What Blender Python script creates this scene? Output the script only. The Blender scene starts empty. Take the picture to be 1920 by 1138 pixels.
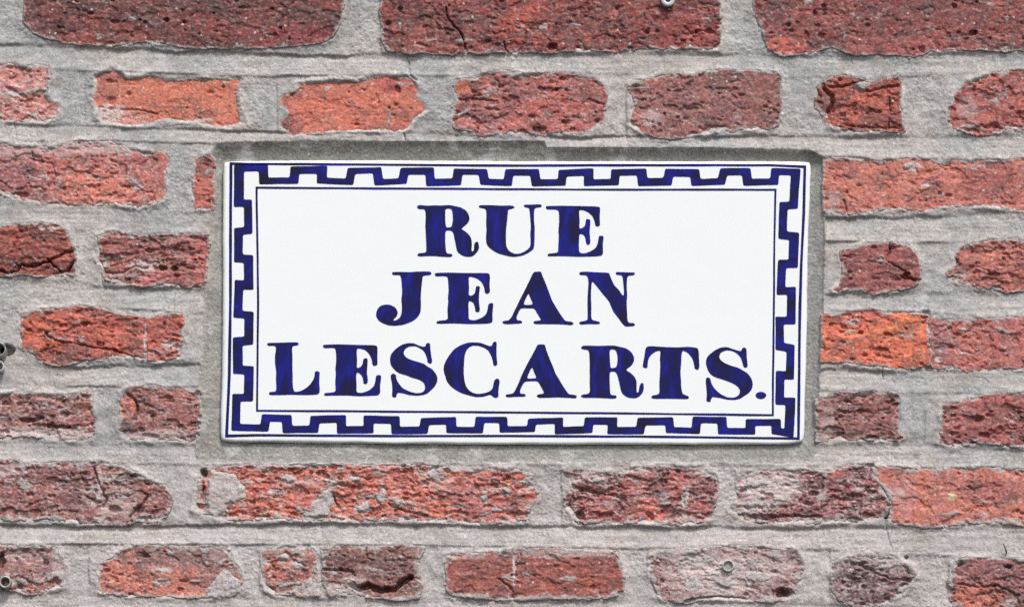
import bpy, math
import numpy as np
from mathutils import Vector

# ----------------------------------------------------------------------------------------------
# scale: the photograph is 1920 x 1138; one of its pixels is 0.36 mm on the wall (bricks 21 x 4 cm)
# ----------------------------------------------------------------------------------------------
S = 0.00036                 # metres per pixel on the wall plane
ZC = 2.60                   # height of the picture's centre above the pavement
MM = 0.001
scene = bpy.context.scene
C = scene.collection


def wx(px):
    return (np.asarray(px, dtype=float) - 960.0) * S


def wz(py):
    return ZC + (569.0 - np.asarray(py, dtype=float)) * S


# ------------------------------------------------ camera (shift lens, seen from a little below)
D_CAM, DROP, SIDE = 3.6, 0.55, 0.0
W_VIEW = 1920 * S
cd = bpy.data.cameras.new("camera")
cam = bpy.data.objects.new("camera", cd)
C.objects.link(cam)
cam.location = (SIDE, -D_CAM, ZC - DROP)
cam.rotation_euler = (math.radians(90), 0, 0)
cd.sensor_width = 36.0
cd.sensor_fit = 'HORIZONTAL'
cd.lens = 36.0 * D_CAM / W_VIEW
cd.shift_y = DROP / W_VIEW
cd.shift_x = -SIDE / W_VIEW
cd.clip_start = 0.1
cd.clip_end = 500.0
scene.camera = cam

# ------------------------------------------------ light: bright overcast sky + a very soft sun
SUN_EL, SUN_AZ = math.radians(54), math.radians(24)      # azimuth: to the right of the wall's normal
world = bpy.data.worlds.new("World")
scene.world = world
world.use_nodes = True
wn = world.node_tree
wn.nodes.clear()
sky = wn.nodes.new('ShaderNodeTexSky')
sky.sky_type = 'NISHITA'
sky.sun_disc = False
sky.sun_elevation = SUN_EL
sky.sun_rotation = math.radians(180) - SUN_AZ
sky.air_density = 1.0
sky.dust_density = 3.0
sky.ozone_density = 1.0
hs = wn.nodes.new('ShaderNodeHueSaturation')
hs.inputs['Saturation'].default_value = 0.22
bg = wn.nodes.new('ShaderNodeBackground')
bg.inputs['Strength'].default_value = 0.10
wo = wn.nodes.new('ShaderNodeOutputWorld')
wn.links.new(sky.outputs[0], hs.inputs['Color'])
wn.links.new(hs.outputs[0], bg.inputs['Color'])
wn.links.new(bg.outputs[0], wo.inputs['Surface'])

sd = bpy.data.lights.new("sun", 'SUN')
sd.energy = 1.5
sd.angle = math.radians(11)
sd.color = (1.0, 0.97, 0.93)
sun = bpy.data.objects.new("sun", sd)
C.objects.link(sun)
to_sun = Vector((math.sin(SUN_AZ) * math.cos(SUN_EL), -math.cos(SUN_AZ) * math.cos(SUN_EL), math.sin(SUN_EL)))
sun.rotation_euler = to_sun.to_track_quat('Z', 'Y').to_euler()
sun.location = (1.0, -2.0, 5.0)

scene.view_settings.view_transform = 'Standard'
scene.view_settings.look = 'None'
scene.view_settings.exposure = 0.72
scene.view_settings.gamma = 1.0
scene.view_settings.use_curve_mapping = False
scene.render.engine = 'CYCLES'
scene.cycles.use_denoising = False
scene.cycles.max_bounces = 5
scene.cycles.use_adaptive_sampling = False


# ------------------------------------------------ numpy noise
_rg = np.random.RandomState(77).uniform(0, 2 * math.pi, (256, 256)).astype(np.float32)
_GC, _GS = np.cos(_rg).ravel(), np.sin(_rg).ravel()


def perlin(x, y, seed=0):
    x = np.asarray(x, np.float32) + np.float32((seed * 37.719) % 251.0)
    y = np.asarray(y, np.float32) + np.float32((seed * 91.173) % 239.0)
    x0 = np.floor(x); y0 = np.floor(y)
    fx = x - x0; fy = y - y0
    u = fx * fx * fx * (fx * (fx * 6 - 15) + 10)
    v = fy * fy * fy * (fy * (fy * 6 - 15) + 10)
    ix = x0.astype(np.int32) & 255; iy = (y0.astype(np.int32) & 255) << 8
    jx = (ix + 1) & 255; jy = (iy + 256) & 65535

    def g(k, dx, dy):
        return _GC.take(k) * dx + _GS.take(k) * dy
    a = g(ix + iy, fx, fy); a += u * (g(jx + iy, fx - 1, fy) - a)
    b = g(ix + jy, fx, fy - 1); b += u * (g(jx + jy, fx - 1, fy - 1) - b)
    a += v * (b - a)
    return np.float32(1.5) * a


def fbm(x, y, wl, octv=4, seed=0, gain=0.5, ay=1.0):
    """wl: wavelength in pixels along x, ay: how much shorter it is along y"""
    x = np.asarray(x, np.float32); y = np.asarray(y, np.float32)
    t = np.float32(0); a = 1.0; tot = 0.0; f = 1.0 / wl
    for k in range(octv):
        t = t + a * perlin(x * f + 17.3 * k, y * f * ay + 9.1 * k, seed + 31 * k)
        tot += a; a *= gain; f *= 2.03
    return t / tot * 1.25


def sstep(a, b, x):
    t = np.clip((x - a) / (b - a), 0, 1)
    return t * t * (3 - 2 * t)


def sdf_poly(X, Y, poly):
    """signed distance in pixels, negative inside"""
    P = np.asarray(poly, float)
    d2 = np.full(X.shape, 1e18, np.float32); inside = np.zeros(X.shape, bool)
    n = len(P)
    for i in range(n):
        ax, ay = P[i]; bx, by = P[(i + 1) % n]
        ex, ey = bx - ax, by - ay
        L = ex * ex + ey * ey + 1e-12
        t = np.clip(((X - ax) * ex + (Y - ay) * ey) / L, 0, 1)
        d2 = np.minimum(d2, (X - ax - t * ex) ** 2 + (Y - ay - t * ey) ** 2)
        if abs(ey) > 1e-12:
            c = ((ay > Y) != (by > Y)) & (X < ex * (Y - ay) / ey + ax)
            inside ^= c
    d = np.sqrt(d2)
    return np.where(inside, -d, d)


def dist_line(X, Y, pts):
    d2 = np.full(X.shape, 1e18)
    for (ax, ay), (bx, by) in zip(pts[:-1], pts[1:]):
        ex, ey = bx - ax, by - ay
        t = np.clip(((X - ax) * ex + (Y - ay) * ey) / (ex * ex + ey * ey + 1e-12), 0, 1)
        d2 = np.minimum(d2, (X - ax - t * ex) ** 2 + (Y - ay - t * ey) ** 2)
    return np.sqrt(d2)


def lin(c):
    c = np.asarray(c, float) / 255.0
    return np.where(c <= 0.04045, c / 12.92, ((c + 0.055) / 1.055) ** 2.4)


# ------------------------------------------------ mesh helpers
def grid_mesh(name, X, Y, H, keep=None, col=None, extra=None):
    """X, Y pixel coordinates (rows x cols), H height in mm towards the viewer, keep: quads kept, col: albedo (rows x cols x 3)"""
    r, c = X.shape
    co = np.stack([wx(X), -H * MM, wz(Y)], -1).reshape(-1, 3)
    idx = np.arange(r * c).reshape(r, c)
    q = np.stack([idx[:-1, :-1], idx[1:, :-1], idx[1:, 1:], idx[:-1, 1:]], -1).reshape(-1, 4)
    if keep is not None:
        q = q[keep.reshape(-1)]
    cl = None if col is None else col.reshape(-1, 3)
    used = np.zeros(len(co), bool); used[q.reshape(-1)] = True
    remap = np.cumsum(used) - 1
    q = remap[q]
    co = co[used]
    if cl is not None:
        cl = cl[used]
    if extra is not None:
        ev, eq, ec = extra
        q = np.concatenate([q, np.asarray(eq) + len(co)])
        co = np.concatenate([co, np.asarray(ev, float)])
        if cl is not None:
            cl = np.concatenate([cl, np.tile(np.asarray(ec, float), (len(ev), 1))])
    return raw_mesh(name, co, q, cl)


def raw_mesh(name, co, q, cl=None, smooth=True):
    me = bpy.data.meshes.new(name)
    me.vertices.add(len(co))
    me.vertices.foreach_set('co', np.ascontiguousarray(co, dtype=np.float32).reshape(-1))
    k = q.shape[1]
    me.loops.add(q.size)
    me.loops.foreach_set('vertex_index', np.ascontiguousarray(q, dtype=np.int32).reshape(-1))
    me.polygons.add(len(q))
    me.polygons.foreach_set('loop_start', np.arange(0, q.size, k, dtype=np.int32))
    me.polygons.foreach_set('use_smooth', np.full(len(q), smooth, dtype=bool))
    if cl is not None:
        a = me.color_attributes.new('albedo', 'FLOAT_COLOR', 'POINT')
        rgba = np.ones((len(co), 4), np.float32); rgba[:, :3] = np.clip(cl, 0, 1)
        a.data.foreach_set('color', rgba.reshape(-1))
    me.update(calc_edges=True)
    return me


def box_part(x0, x1, y0, y1, z0, z1):
    v = [(x0, y0, z0), (x1, y0, z0), (x1, y0, z1), (x0, y0, z1), (x0, y1, z0), (x1, y1, z0), (x1, y1, z1), (x0, y1, z1)]
    f = [(0, 1, 2, 3), (5, 4, 7, 6), (4, 0, 3, 7), (1, 5, 6, 2), (3, 2, 6, 7), (4, 5, 1, 0)]
    return v, f


def obj(name, me, mat=None, parent=None):
    o = bpy.data.objects.new(name, me)
    C.objects.link(o)
    if mat is not None:
        me.materials.append(mat)
    if parent is not None:
        o.parent = parent
    return o


def thing(name, label, cat, group=None, loc=(0, 0, 0)):
    o = bpy.data.objects.new(name, None)
    C.objects.link(o)
    o.empty_display_size = 0.05
    o.location = loc
    o['label'] = label; o['category'] = cat
    if group:
        o['group'] = group
    return o


# ------------------------------------------------ materials
def new_mat(name):
    m = bpy.data.materials.new(name); m.use_nodes = True
    nt = m.node_tree; nt.nodes.clear()
    out = nt.nodes.new('ShaderNodeOutputMaterial'); b = nt.nodes.new('ShaderNodeBsdfPrincipled')
    nt.links.new(b.outputs[0], out.inputs['Surface'])
    return m, nt, b


def mineral_mat(name, speck, bump_mm, rough, grain=0.0011):
    """albedo attribute x sand-grain speckle, with a fine grain relief"""
    m, nt, b = new_mat(name)
    N, L = nt.nodes, nt.links
    at = N.new('ShaderNodeAttribute'); at.attribute_name = 'albedo'
    tc = N.new('ShaderNodeTexCoord')
    n1 = N.new('ShaderNodeTexNoise'); n1.inputs['Scale'].default_value = 1.0 / grain; n1.inputs['Detail'].default_value = 3.0
    n1.inputs['Roughness'].default_value = 0.7
    n2 = N.new('ShaderNodeTexVoronoi'); n2.inputs['Scale'].default_value = 1.0 / (grain * 1.7); n2.inputs['Randomness'].default_value = 1.0
    L.new(tc.outputs['Object'], n1.inputs['Vector']); L.new(tc.outputs['Object'], n2.inputs['Vector'])
    mr = N.new('ShaderNodeMapRange'); mr.inputs['From Min'].default_value = 0.3; mr.inputs['From Max'].default_value = 0.7
    mr.inputs['To Min'].default_value = 1 - speck; mr.inputs['To Max'].default_value = 1 + speck
    L.new(n1.outputs['Fac'], mr.inputs['Value'])
    mul = N.new('ShaderNodeVectorMath'); mul.operation = 'SCALE'
    L.new(at.outputs['Color'], mul.inputs[0]); L.new(mr.outputs[0], mul.inputs['Scale'])
    # a few pale quartz grains
    sp = N.new('ShaderNodeSeparateColor'); L.new(n2.outputs['Color'], sp.inputs['Color'])
    gt = N.new('ShaderNodeMath'); gt.operation = 'GREATER_THAN'; gt.inputs[1].default_value = 0.985
    L.new(sp.outputs[0], gt.inputs[0])
    ds = N.new('ShaderNodeMath'); ds.operation = 'LESS_THAN'; ds.inputs[1].default_value = 0.42
    L.new(n2.outputs['Distance'], ds.inputs[0])
    an = N.new('ShaderNodeMath'); an.operation = 'MULTIPLY'; L.new(gt.outputs[0], an.inputs[0]); L.new(ds.outputs[0], an.inputs[1])
    sc_ = N.new('ShaderNodeMath'); sc_.operation = 'MULTIPLY'; sc_.inputs[1].default_value = 0.75; L.new(an.outputs[0], sc_.inputs[0])
    mx = N.new('ShaderNodeMix'); mx.data_type = 'RGBA'
    L.new(sc_.outputs[0], mx.inputs['Factor']); L.new(mul.outputs[0], mx.inputs['A']); mx.inputs['B'].default_value = (0.62, 0.57, 0.52, 1)
    L.new(mx.outputs['Result'], b.inputs['Base Color'])
    b.inputs['Roughness'].default_value = rough
    b.inputs['Specular IOR Level'].default_value = 0.25
    bp = N.new('ShaderNodeBump'); bp.inputs['Strength'].default_value = 1.0; bp.inputs['Distance'].default_value = bump_mm * MM
    L.new(n1.outputs['Fac'], bp.inputs['Height']); L.new(bp.outputs[0], b.inputs['Normal'])
    return m


MAT_BRICK = mineral_mat('brick_clay', 0.32, 0.42, 0.9, 0.0012)
MAT_MORTAR = mineral_mat('lime_mortar', 0.19, 0.45, 0.92, 0.00095)


def plain_mat(name, col, rough, spec=0.5, metal=0.0, var=0.0, scale=300.0):
    m, nt, b = new_mat(name)
    N, L = nt.nodes, nt.links
    tc = N.new('ShaderNodeTexCoord'); n = N.new('ShaderNodeTexNoise'); n.inputs['Scale'].default_value = scale; n.inputs['Detail'].default_value = 4
    L.new(tc.outputs['Object'], n.inputs['Vector'])
    mr = N.new('ShaderNodeMapRange'); mr.inputs['From Min'].default_value = 0.3; mr.inputs['From Max'].default_value = 0.7
    mr.inputs['To Min'].default_value = 1 - var; mr.inputs['To Max'].default_value = 1 + var * 0.4
    L.new(n.outputs['Fac'], mr.inputs['Value'])
    mul = N.new('ShaderNodeVectorMath'); mul.operation = 'SCALE'; mul.inputs[0].default_value = tuple(col)
    L.new(mr.outputs[0], mul.inputs['Scale']); L.new(mul.outputs[0], b.inputs['Base Color'])
    b.inputs['Roughness'].default_value = rough; b.inputs['Specular IOR Level'].default_value = spec; b.inputs['Metallic'].default_value = metal
    return m


def glaze_bump(nt, b, dist=0.00035, scale=34.0):
    N, L = nt.nodes, nt.links
    tc = N.new('ShaderNodeTexCoord'); n = N.new('ShaderNodeTexNoise'); n.inputs['Scale'].default_value = scale; n.inputs['Detail'].default_value = 2.5
    L.new(tc.outputs['Object'], n.inputs['Vector'])
    bp = N.new('ShaderNodeBump'); bp.inputs['Distance'].default_value = dist; bp.inputs['Strength'].default_value = 0.6
    L.new(n.outputs['Fac'], bp.inputs['Height']); L.new(bp.outputs[0], b.inputs['Normal'])
    return tc


def tile_mat():
    m, nt, b = new_mat('white_tin_glaze')
    N, L = nt.nodes, nt.links
    tc = glaze_bump(nt, b)
    n = N.new('ShaderNodeTexNoise'); n.inputs['Scale'].default_value = 9.0; n.inputs['Detail'].default_value = 6.0
    L.new(tc.outputs['Object'], n.inputs['Vector'])
    mx = N.new('ShaderNodeMix'); mx.data_type = 'RGBA'
    mx.inputs['A'].default_value = (0.84, 0.875, 0.884, 1); mx.inputs['B'].default_value = (0.87, 0.895, 0.902, 1)
    L.new(n.outputs['Fac'], mx.inputs['Factor']); L.new(mx.outputs['Result'], b.inputs['Base Color'])
    b.inputs['Roughness'].default_value = 0.16
    return m


def paint_mat(name, sx, sz):
    """cobalt brush paint under the glaze: strokes of thick (almost black) and thin (bright blue) pigment"""
    m, nt, b = new_mat(name)
    N, L = nt.nodes, nt.links
    tc = glaze_bump(nt, b)
    mp = N.new('ShaderNodeMapping'); mp.inputs['Scale'].default_value = (sx, 40, sz)
    n = N.new('ShaderNodeTexNoise'); n.inputs['Scale'].default_value = 1.0; n.inputs['Detail'].default_value = 5.0; n.inputs['Roughness'].default_value = 0.62
    n.inputs['Distortion'].default_value = 0.6
    L.new(tc.outputs['Object'], mp.inputs['Vector']); L.new(mp.outputs[0], n.inputs['Vector'])
    r = N.new('ShaderNodeValToRGB')
    e = r.color_ramp.elements
    e[0].position = 0.34; e[0].color = (0.006, 0.004, 0.022, 1)
    e[1].position = 0.50; e[1].color = (0.004, 0.004, 0.105, 1)
    e2 = r.color_ramp.elements.new(0.62); e2.color = (0.006, 0.007, 0.215, 1)
    e3 = r.color_ramp.elements.new(0.76); e3.color = (0.014, 0.017, 0.275, 1)
    L.new(n.outputs['Fac'], r.inputs['Fac']); L.new(r.outputs['Color'], b.inputs['Base Color'])
    b.inputs['Roughness'].default_value = 0.14; b.inputs['Specular IOR Level'].default_value = 0.2
    return m


MAT_TILE = tile_mat()
MAT_PAINT_V = paint_mat('cobalt_paint_letters', 130, 46)
MAT_PAINT_H = paint_mat('cobalt_paint_border', 60, 90)
MAT_PLASTIC = plain_mat('white_plastic', (0.62, 0.64, 0.65), 0.45, var=0.25, scale=400)
MAT_STEEL = plain_mat('dull_steel', (0.42, 0.43, 0.40), 0.5, metal=0.5, var=0.4, scale=500)
MAT_DARK = plain_mat('hole_shade', (0.02, 0.02, 0.02), 0.9)  # near-black colour standing for the shade inside open sleeves
MAT_RUST = plain_mat('rust', (0.20, 0.085, 0.035), 0.9, var=0.4, scale=900)
MAT_FILL = plain_mat('grout_plug', (0.42, 0.40, 0.38), 0.95, var=0.35, scale=900)

# ==============================================================================================
# BRICK OUTLINES (pixels of the photograph, carried on past the frame's edge)
# ==============================================================================================
# colours are the clay's own, row 0 lowered for the shade at the top; style: rough (relief), strat (flaky horizontal layers), pits, lime (whitewash film), gr (dark soot/clay spots)
BR = []


def brick(poly, c1, c2, c3=(70, 45, 45), rough=1.0, strat=1.0, pits=10, lime=0.15, dark=0.3, cracks=(), holes=(), limes=(), tints=(), off=0.0, tilt=(0, 0), step=1.7, arris=0.35):
    BR.append(dict(poly=poly, c1=c1, c2=c2, c3=c3, rough=rough, strat=strat, pits=pits, lime=lime, dark=dark, cracks=cracks, holes=holes,
                   limes=limes, tints=tints, off=off, tilt=tilt, step=step, arris=arris))


# ---- row 0: clay colours lowered a little, top-edge shade put into them
brick([(48, -28), (46, 10), (44, 40), (52, 52), (64, 62), (78, 70), (92, 74), (110, 76), (132, 83), (170, 85), (205, 86), (225, 85), (245, 80), (280, 80), (310, 84), (345, 90),
       (385, 92), (440, 91), (500, 90), (545, 88), (575, 84), (605, 80), (622, 70), (632, 58), (638, 40), (645, 15), (650, -28)],
      (98, 55, 55), (138, 66, 60), (76, 51, 51), rough=0.7, pits=34, lime=0.1, dark=0.45, off=0.6,
      holes=[(312, 38, 5, 4, 3), (345, 42, 3, 3, 3), (400, 25, 2.5, 2.5, 2.5), (455, 15, 8, 3, 1.5), (526, 54, 3, 3, 2.5), (543, 73, 3, 3, 2.5)],
      tints=[(180, 75, 120, 14, (158, 68, 58), 0.6), (520, 70, 90, 22, (150, 58, 62), 0.6), (300, 0, 300, 26, (96, 62, 60), 0.6)])
brick([(716, -28), (712, 20), (714, 40), (718, 55), (714, 70), (718, 82), (728, 95), (750, 99), (775, 102), (800, 100), (830, 102), (852, 102), (870, 98), (900, 101), (940, 98), (985, 98),
       (1010, 99), (1040, 99), (1080, 94), (1110, 96), (1150, 97), (1180, 93), (1220, 91), (1260, 92), (1310, 92), (1348, 92), (1352, 60), (1350, 0), (1350, -28)],
      (116, 62, 62), (152, 70, 64), (82, 55, 53), rough=0.85, pits=40, lime=0.12, dark=0.4, off=0.4,
      cracks=[([(836, 15), (838, 32), (850, 48), (862, 60), (868, 74), (873, 92), (874, 100)], 1.5, 4), ([(988, 60), (984, 82), (976, 95)], 1.2, 2), ([(946, 80), (950, 98)], 1.4, 3)],
      holes=[(751, 18, 5, 5, 3), (1035, 88, 10, 6, 4), (728, 44, 6, 4, 3), (1330, 60, 9, 4, 3), (1305, 60, 3, 3, 3), (1280, 76, 5, 3, 3), (755, 88, 3, 3, 2)],
      tints=[(985, 45, 55, 45, (176, 72, 58), 0.8), (1270, 55, 90, 40, (160, 62, 60), 0.6)])
brick([(1416, -28), (1412, 20), (1422, 40), (1430, 55), (1434, 75), (1440, 94), (1452, 101), (1468, 107), (1490, 103), (1520, 101), (1538, 93), (1560, 89), (1580, 96), (1602, 104), (1640, 101),
       (1680, 104), (1705, 106), (1732, 104), (1745, 97), (1790, 95), (1830, 93), (1860, 96), (1900, 96), (1960, 95), (2025, 95), (2025, -28)],
      (124, 70, 70), (150, 72, 68), (88, 57, 55), rough=0.6, pits=44, lime=0.12, dark=0.42, off=0.5,
      holes=[(1825, 62, 8, 6, 4), (1545, 20, 4, 14, 3), (1528, 26, 4, 6, 2.5), (1512, 68, 6, 8, 1.6), (1540, 68, 8, 6, 1.6), (1728, 92, 7, 5, 2), (1478, 47, 4, 4, 2.5), (1790, 15, 4, 4, 2)],
      tints=[(1480, 85, 45, 18, (205, 90, 72), 0.85), (1720, 90, 120, 18, (178, 84, 80), 0.7), (1620, -5, 120, 18, (160, 66, 62), 0.5)])
# ---- row 1
brick([(-190, 128), (-60, 125), (8, 119), (25, 117), (35, 123), (60, 121), (80, 121), (92, 128), (95, 140), (97, 150), (90, 162), (88, 178), (95, 190), (108, 192), (115, 200), (108, 212),
       (100, 222), (85, 232), (60, 227), (30, 230), (0, 227), (-190, 228)],
      (196, 112, 98), (206, 140, 138), (128, 84, 84), rough=1.25, strat=0.5, pits=26, lime=0.5, dark=0.35, off=-0.8)
brick([(174, 143), (190, 134), (215, 128), (222, 133), (235, 142), (255, 144), (280, 141), (300, 143), (320, 148), (345, 146), (380, 147), (420, 146), (452, 144), (455, 150), (450, 162),
       (447, 180), (450, 205), (455, 222), (460, 230), (445, 236), (415, 241), (395, 235), (365, 229), (330, 227), (300, 229), (275, 233), (250, 236), (220, 236), (190, 230), (181, 220),
       (180, 205), (173, 185), (178, 170), (178, 155)],
      (208, 106, 78), (214, 118, 88), (150, 92, 78), rough=0.45, strat=0.6, pits=14, lime=0.08, dark=0.25, off=-1.6,
      cracks=[([(225, 205), (260, 205), (295, 214)], 1.6, 1.6)], holes=[(205, 152, 6, 4, 2), (208, 188, 9, 8, 1.5)],
      tints=[(200, 160, 38, 28, (176, 104, 94), 0.7)], limes=[(205, 215, 30, 22, 0.8), (240, 222, 40, 12, 0.35)])
brick([(558, 157), (580, 155), (620, 151), (640, 149), (680, 150), (700, 143), (725, 141), (760, 141), (775, 148), (784, 160), (784, 172), (782, 182), (796, 195), (799, 206), (790, 214),
       (780, 222), (772, 230), (768, 240), (758, 248), (735, 246), (715, 247), (690, 248), (650, 249), (600, 251), (575, 252), (550, 254), (530, 247), (524, 235), (530, 220), (540, 210),
       (535, 200), (525, 195), (524, 185), (527, 176), (540, 172), (553, 168)],
      (212, 106, 80), (206, 112, 90), (158, 96, 84), rough=0.5, strat=0.5, pits=14, lime=0.06, dark=0.25, off=-1.4,
      cracks=[([(705, 175), (712, 200), (700, 240)], 1.2, 0.8)], holes=[(745, 168, 6, 8, 2.5)],
      tints=[(745, 158, 42, 18, (186, 80, 74), 0.85), (545, 236, 26, 20, (150, 82, 82), 0.8), (735, 240, 45, 9, (150, 84, 74), 0.7)])
brick([(850, 160), (853, 148), (870, 147), (890, 148), (905, 138), (930, 133), (960, 134), (1000, 140), (1030, 136), (1060, 136), (1100, 142), (1118, 146), (1126, 158), (1135, 165), (1140, 178),
       (1138, 198), (1132, 215), (1128, 232), (1115, 240), (1100, 247), (1080, 252), (1055, 248), (1030, 248), (1020, 254), (985, 256), (960, 250), (935, 250), (905, 256), (880, 248),
       (850, 238), (845, 225), (850, 210), (846, 200), (855, 190), (860, 185)],
      (158, 88, 86), (188, 92, 84), (112, 76, 76), rough=1.1, strat=0.8, pits=30, lime=0.25, dark=0.35, off=-0.4,
      cracks=[([(860, 186), (900, 186), (932, 190)], 1.4, 2.2)], holes=[(888, 172, 5, 3, 2.5), (1010, 243, 14, 6, 2.5), (1120, 228, 6, 5, 2.5), (1062, 170, 4, 4, 1.5)],
      tints=[(872, 166, 18, 12, (200, 98, 62), 0.9), (1040, 205, 70, 26, (196, 92, 84), 0.6)])
brick([(1178, 160), (1190, 153), (1215, 152), (1235, 142), (1270, 139), (1300, 142), (1315, 134), (1350, 131), (1400, 133), (1440, 133), (1455, 135), (1463, 145), (1465, 170), (1465, 200),
       (1463, 220), (1460, 235), (1440, 242), (1420, 243), (1390, 242), (1375, 249), (1360, 243), (1335, 244), (1330, 250), (1300, 255), (1260, 262), (1230, 258), (1210, 250), (1195, 242),
       (1182, 235), (1182, 220), (1186, 205), (1187, 185), (1186, 178), (1176, 173)],
      (142, 86, 84), (160, 96, 90), (108, 78, 80), rough=0.9, strat=0.6, pits=26, lime=0.18, dark=0.4, off=-0.2,
      holes=[(1290, 160, 6, 4, 1.6), (1300, 205, 9, 5, 1.2), (1355, 240, 9, 4, 2), (1246, 214, 2.5, 2.5, 2)],
      tints=[(1240, 150, 50, 12, (192, 96, 84), 0.7), (1200, 225, 30, 26, (190, 110, 106), 0.6)], limes=[(1220, 222, 22, 18, 0.5)])
brick([(1532, 165), (1545, 155), (1560, 146), (1580, 142), (1605, 146), (1640, 151), (1670, 146), (1685, 140), (1690, 146), (1690, 180), (1690, 210), (1695, 235), (1698, 245), (1690, 249),
       (1660, 247), (1620, 247), (1590, 245), (1565, 238), (1547, 228), (1548, 220), (1535, 208), (1525, 202), (1530, 190), (1530, 178)],
      (146, 72, 68), (180, 84, 66), (98, 62, 64), rough=1.2, strat=1.0, pits=14, lime=0.08, dark=0.35, off=0.2,
      cracks=[([(1542, 160), (1548, 170), (1560, 180), (1561, 196), (1552, 212)], 4.0, 6), ([(1556, 163), (1580, 162), (1600, 158)], 2.0, 4), ([(1668, 182), (1668, 210), (1667, 238)], 1.5, 2.5),
              ([(1600, 165), (1630, 172), (1660, 164), (1686, 162)], 1.6, 2.5), ([(1585, 236), (1630, 240), (1690, 240)], 1.4, 2)],
      holes=[(1645, 148, 12, 4, 4)],
      tints=[(1625, 205, 45, 28, (196, 90, 66), 0.65), (1540, 192, 14, 22, (140, 74, 72), 0.9)])
brick([(1787, 182), (1800, 168), (1815, 153), (1845, 141), (1870, 136), (1900, 132), (1930, 130), (2085, 130), (2085, 245), (1920, 243), (1890, 241), (1875, 250), (1840, 254), (1815, 250),
       (1790, 240), (1778, 225), (1776, 210), (1783, 196)],
      (160, 76, 72), (186, 92, 80), (110, 66, 66), rough=1.1, strat=0.8, pits=26, lime=0.2, dark=0.35, off=0.0, holes=[(1875, 160, 6, 10, 1.6), (1860, 238, 12, 5, 2)],
      limes=[(1815, 205, 18, 24, 0.4)], tints=[(1850, 155, 35, 18, (204, 110, 90), 0.6)])
# ---- row 2
brick([(-260, 268), (0, 269), (30, 271), (60, 275), (100, 276), (120, 270), (150, 264), (180, 265), (220, 268), (240, 280), (270, 284), (305, 284), (312, 292), (315, 312), (310, 335),
       (312, 358), (306, 374), (280, 381), (260, 390), (240, 387), (215, 381), (190, 385), (150, 385), (120, 384), (85, 385), (50, 376), (30, 370), (0, 364), (-260, 364)],
      (178, 100, 98), (206, 108, 90), (120, 82, 86), rough=0.95, strat=0.7, pits=26, lime=0.35, dark=0.32, off=-0.5,
      cracks=[([(60, 285), (62, 300), (98, 306), (104, 330), (92, 350)], 1.4, 1.5)],
      tints=[(185, 350, 90, 34, (212, 112, 88), 0.9), (40, 340, 60, 40, (150, 82, 86), 0.7), (275, 320, 40, 34, (176, 88, 84), 0.6)], limes=[(180, 275, 120, 14, 0.6), (30, 280, 60, 16, 0.5)],
      holes=[(40, 365, 14, 5, 2.5)])
brick([(362, 296), (372, 293), (392, 291), (402, 298), (402, 340), (400, 392), (388, 394), (375, 391), (360, 391), (362, 370), (360, 355), (362, 335), (363, 320)],
      (196, 100, 84), (206, 108, 88), (120, 84, 80), rough=0.8, pits=6, lime=0.1, dark=0.35, off=-0.6, tints=[(380, 315, 22, 20, (130, 82, 78), 0.8)])
brick([(1544, 296), (1560, 295), (1600, 298), (1640, 302), (1680, 300), (1720, 298), (1750, 302), (1770, 305), (1800, 302), (1850, 303), (1900, 300), (1930, 298), (2125, 298), (2125, 395),
       (1920, 396), (1890, 392), (1850, 386), (1820, 387), (1770, 388), (1750, 392), (1725, 395), (1700, 392), (1660, 392), (1620, 398), (1595, 402), (1575, 398), (1560, 397), (1544, 397)],
      (202, 112, 92), (196, 104, 92), (134, 80, 74), rough=0.65, strat=0.7, pits=18, lime=0.16, dark=0.25, off=-0.5,
      cracks=[([(1583, 375), (1588, 400)], 1.4, 2)],
      tints=[(1860, 340, 60, 40, (158, 78, 74), 0.75), (1630, 350, 50, 40, (206, 116, 88), 0.5)], limes=[(1712, 309, 16, 6, 0.9), (1737, 348, 9, 5, 0.9), (1562, 375, 14, 12, 0.4)],
      holes=[(1775, 308, 10, 4, 2.5), (1778, 366, 7, 3, 2)])
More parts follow.
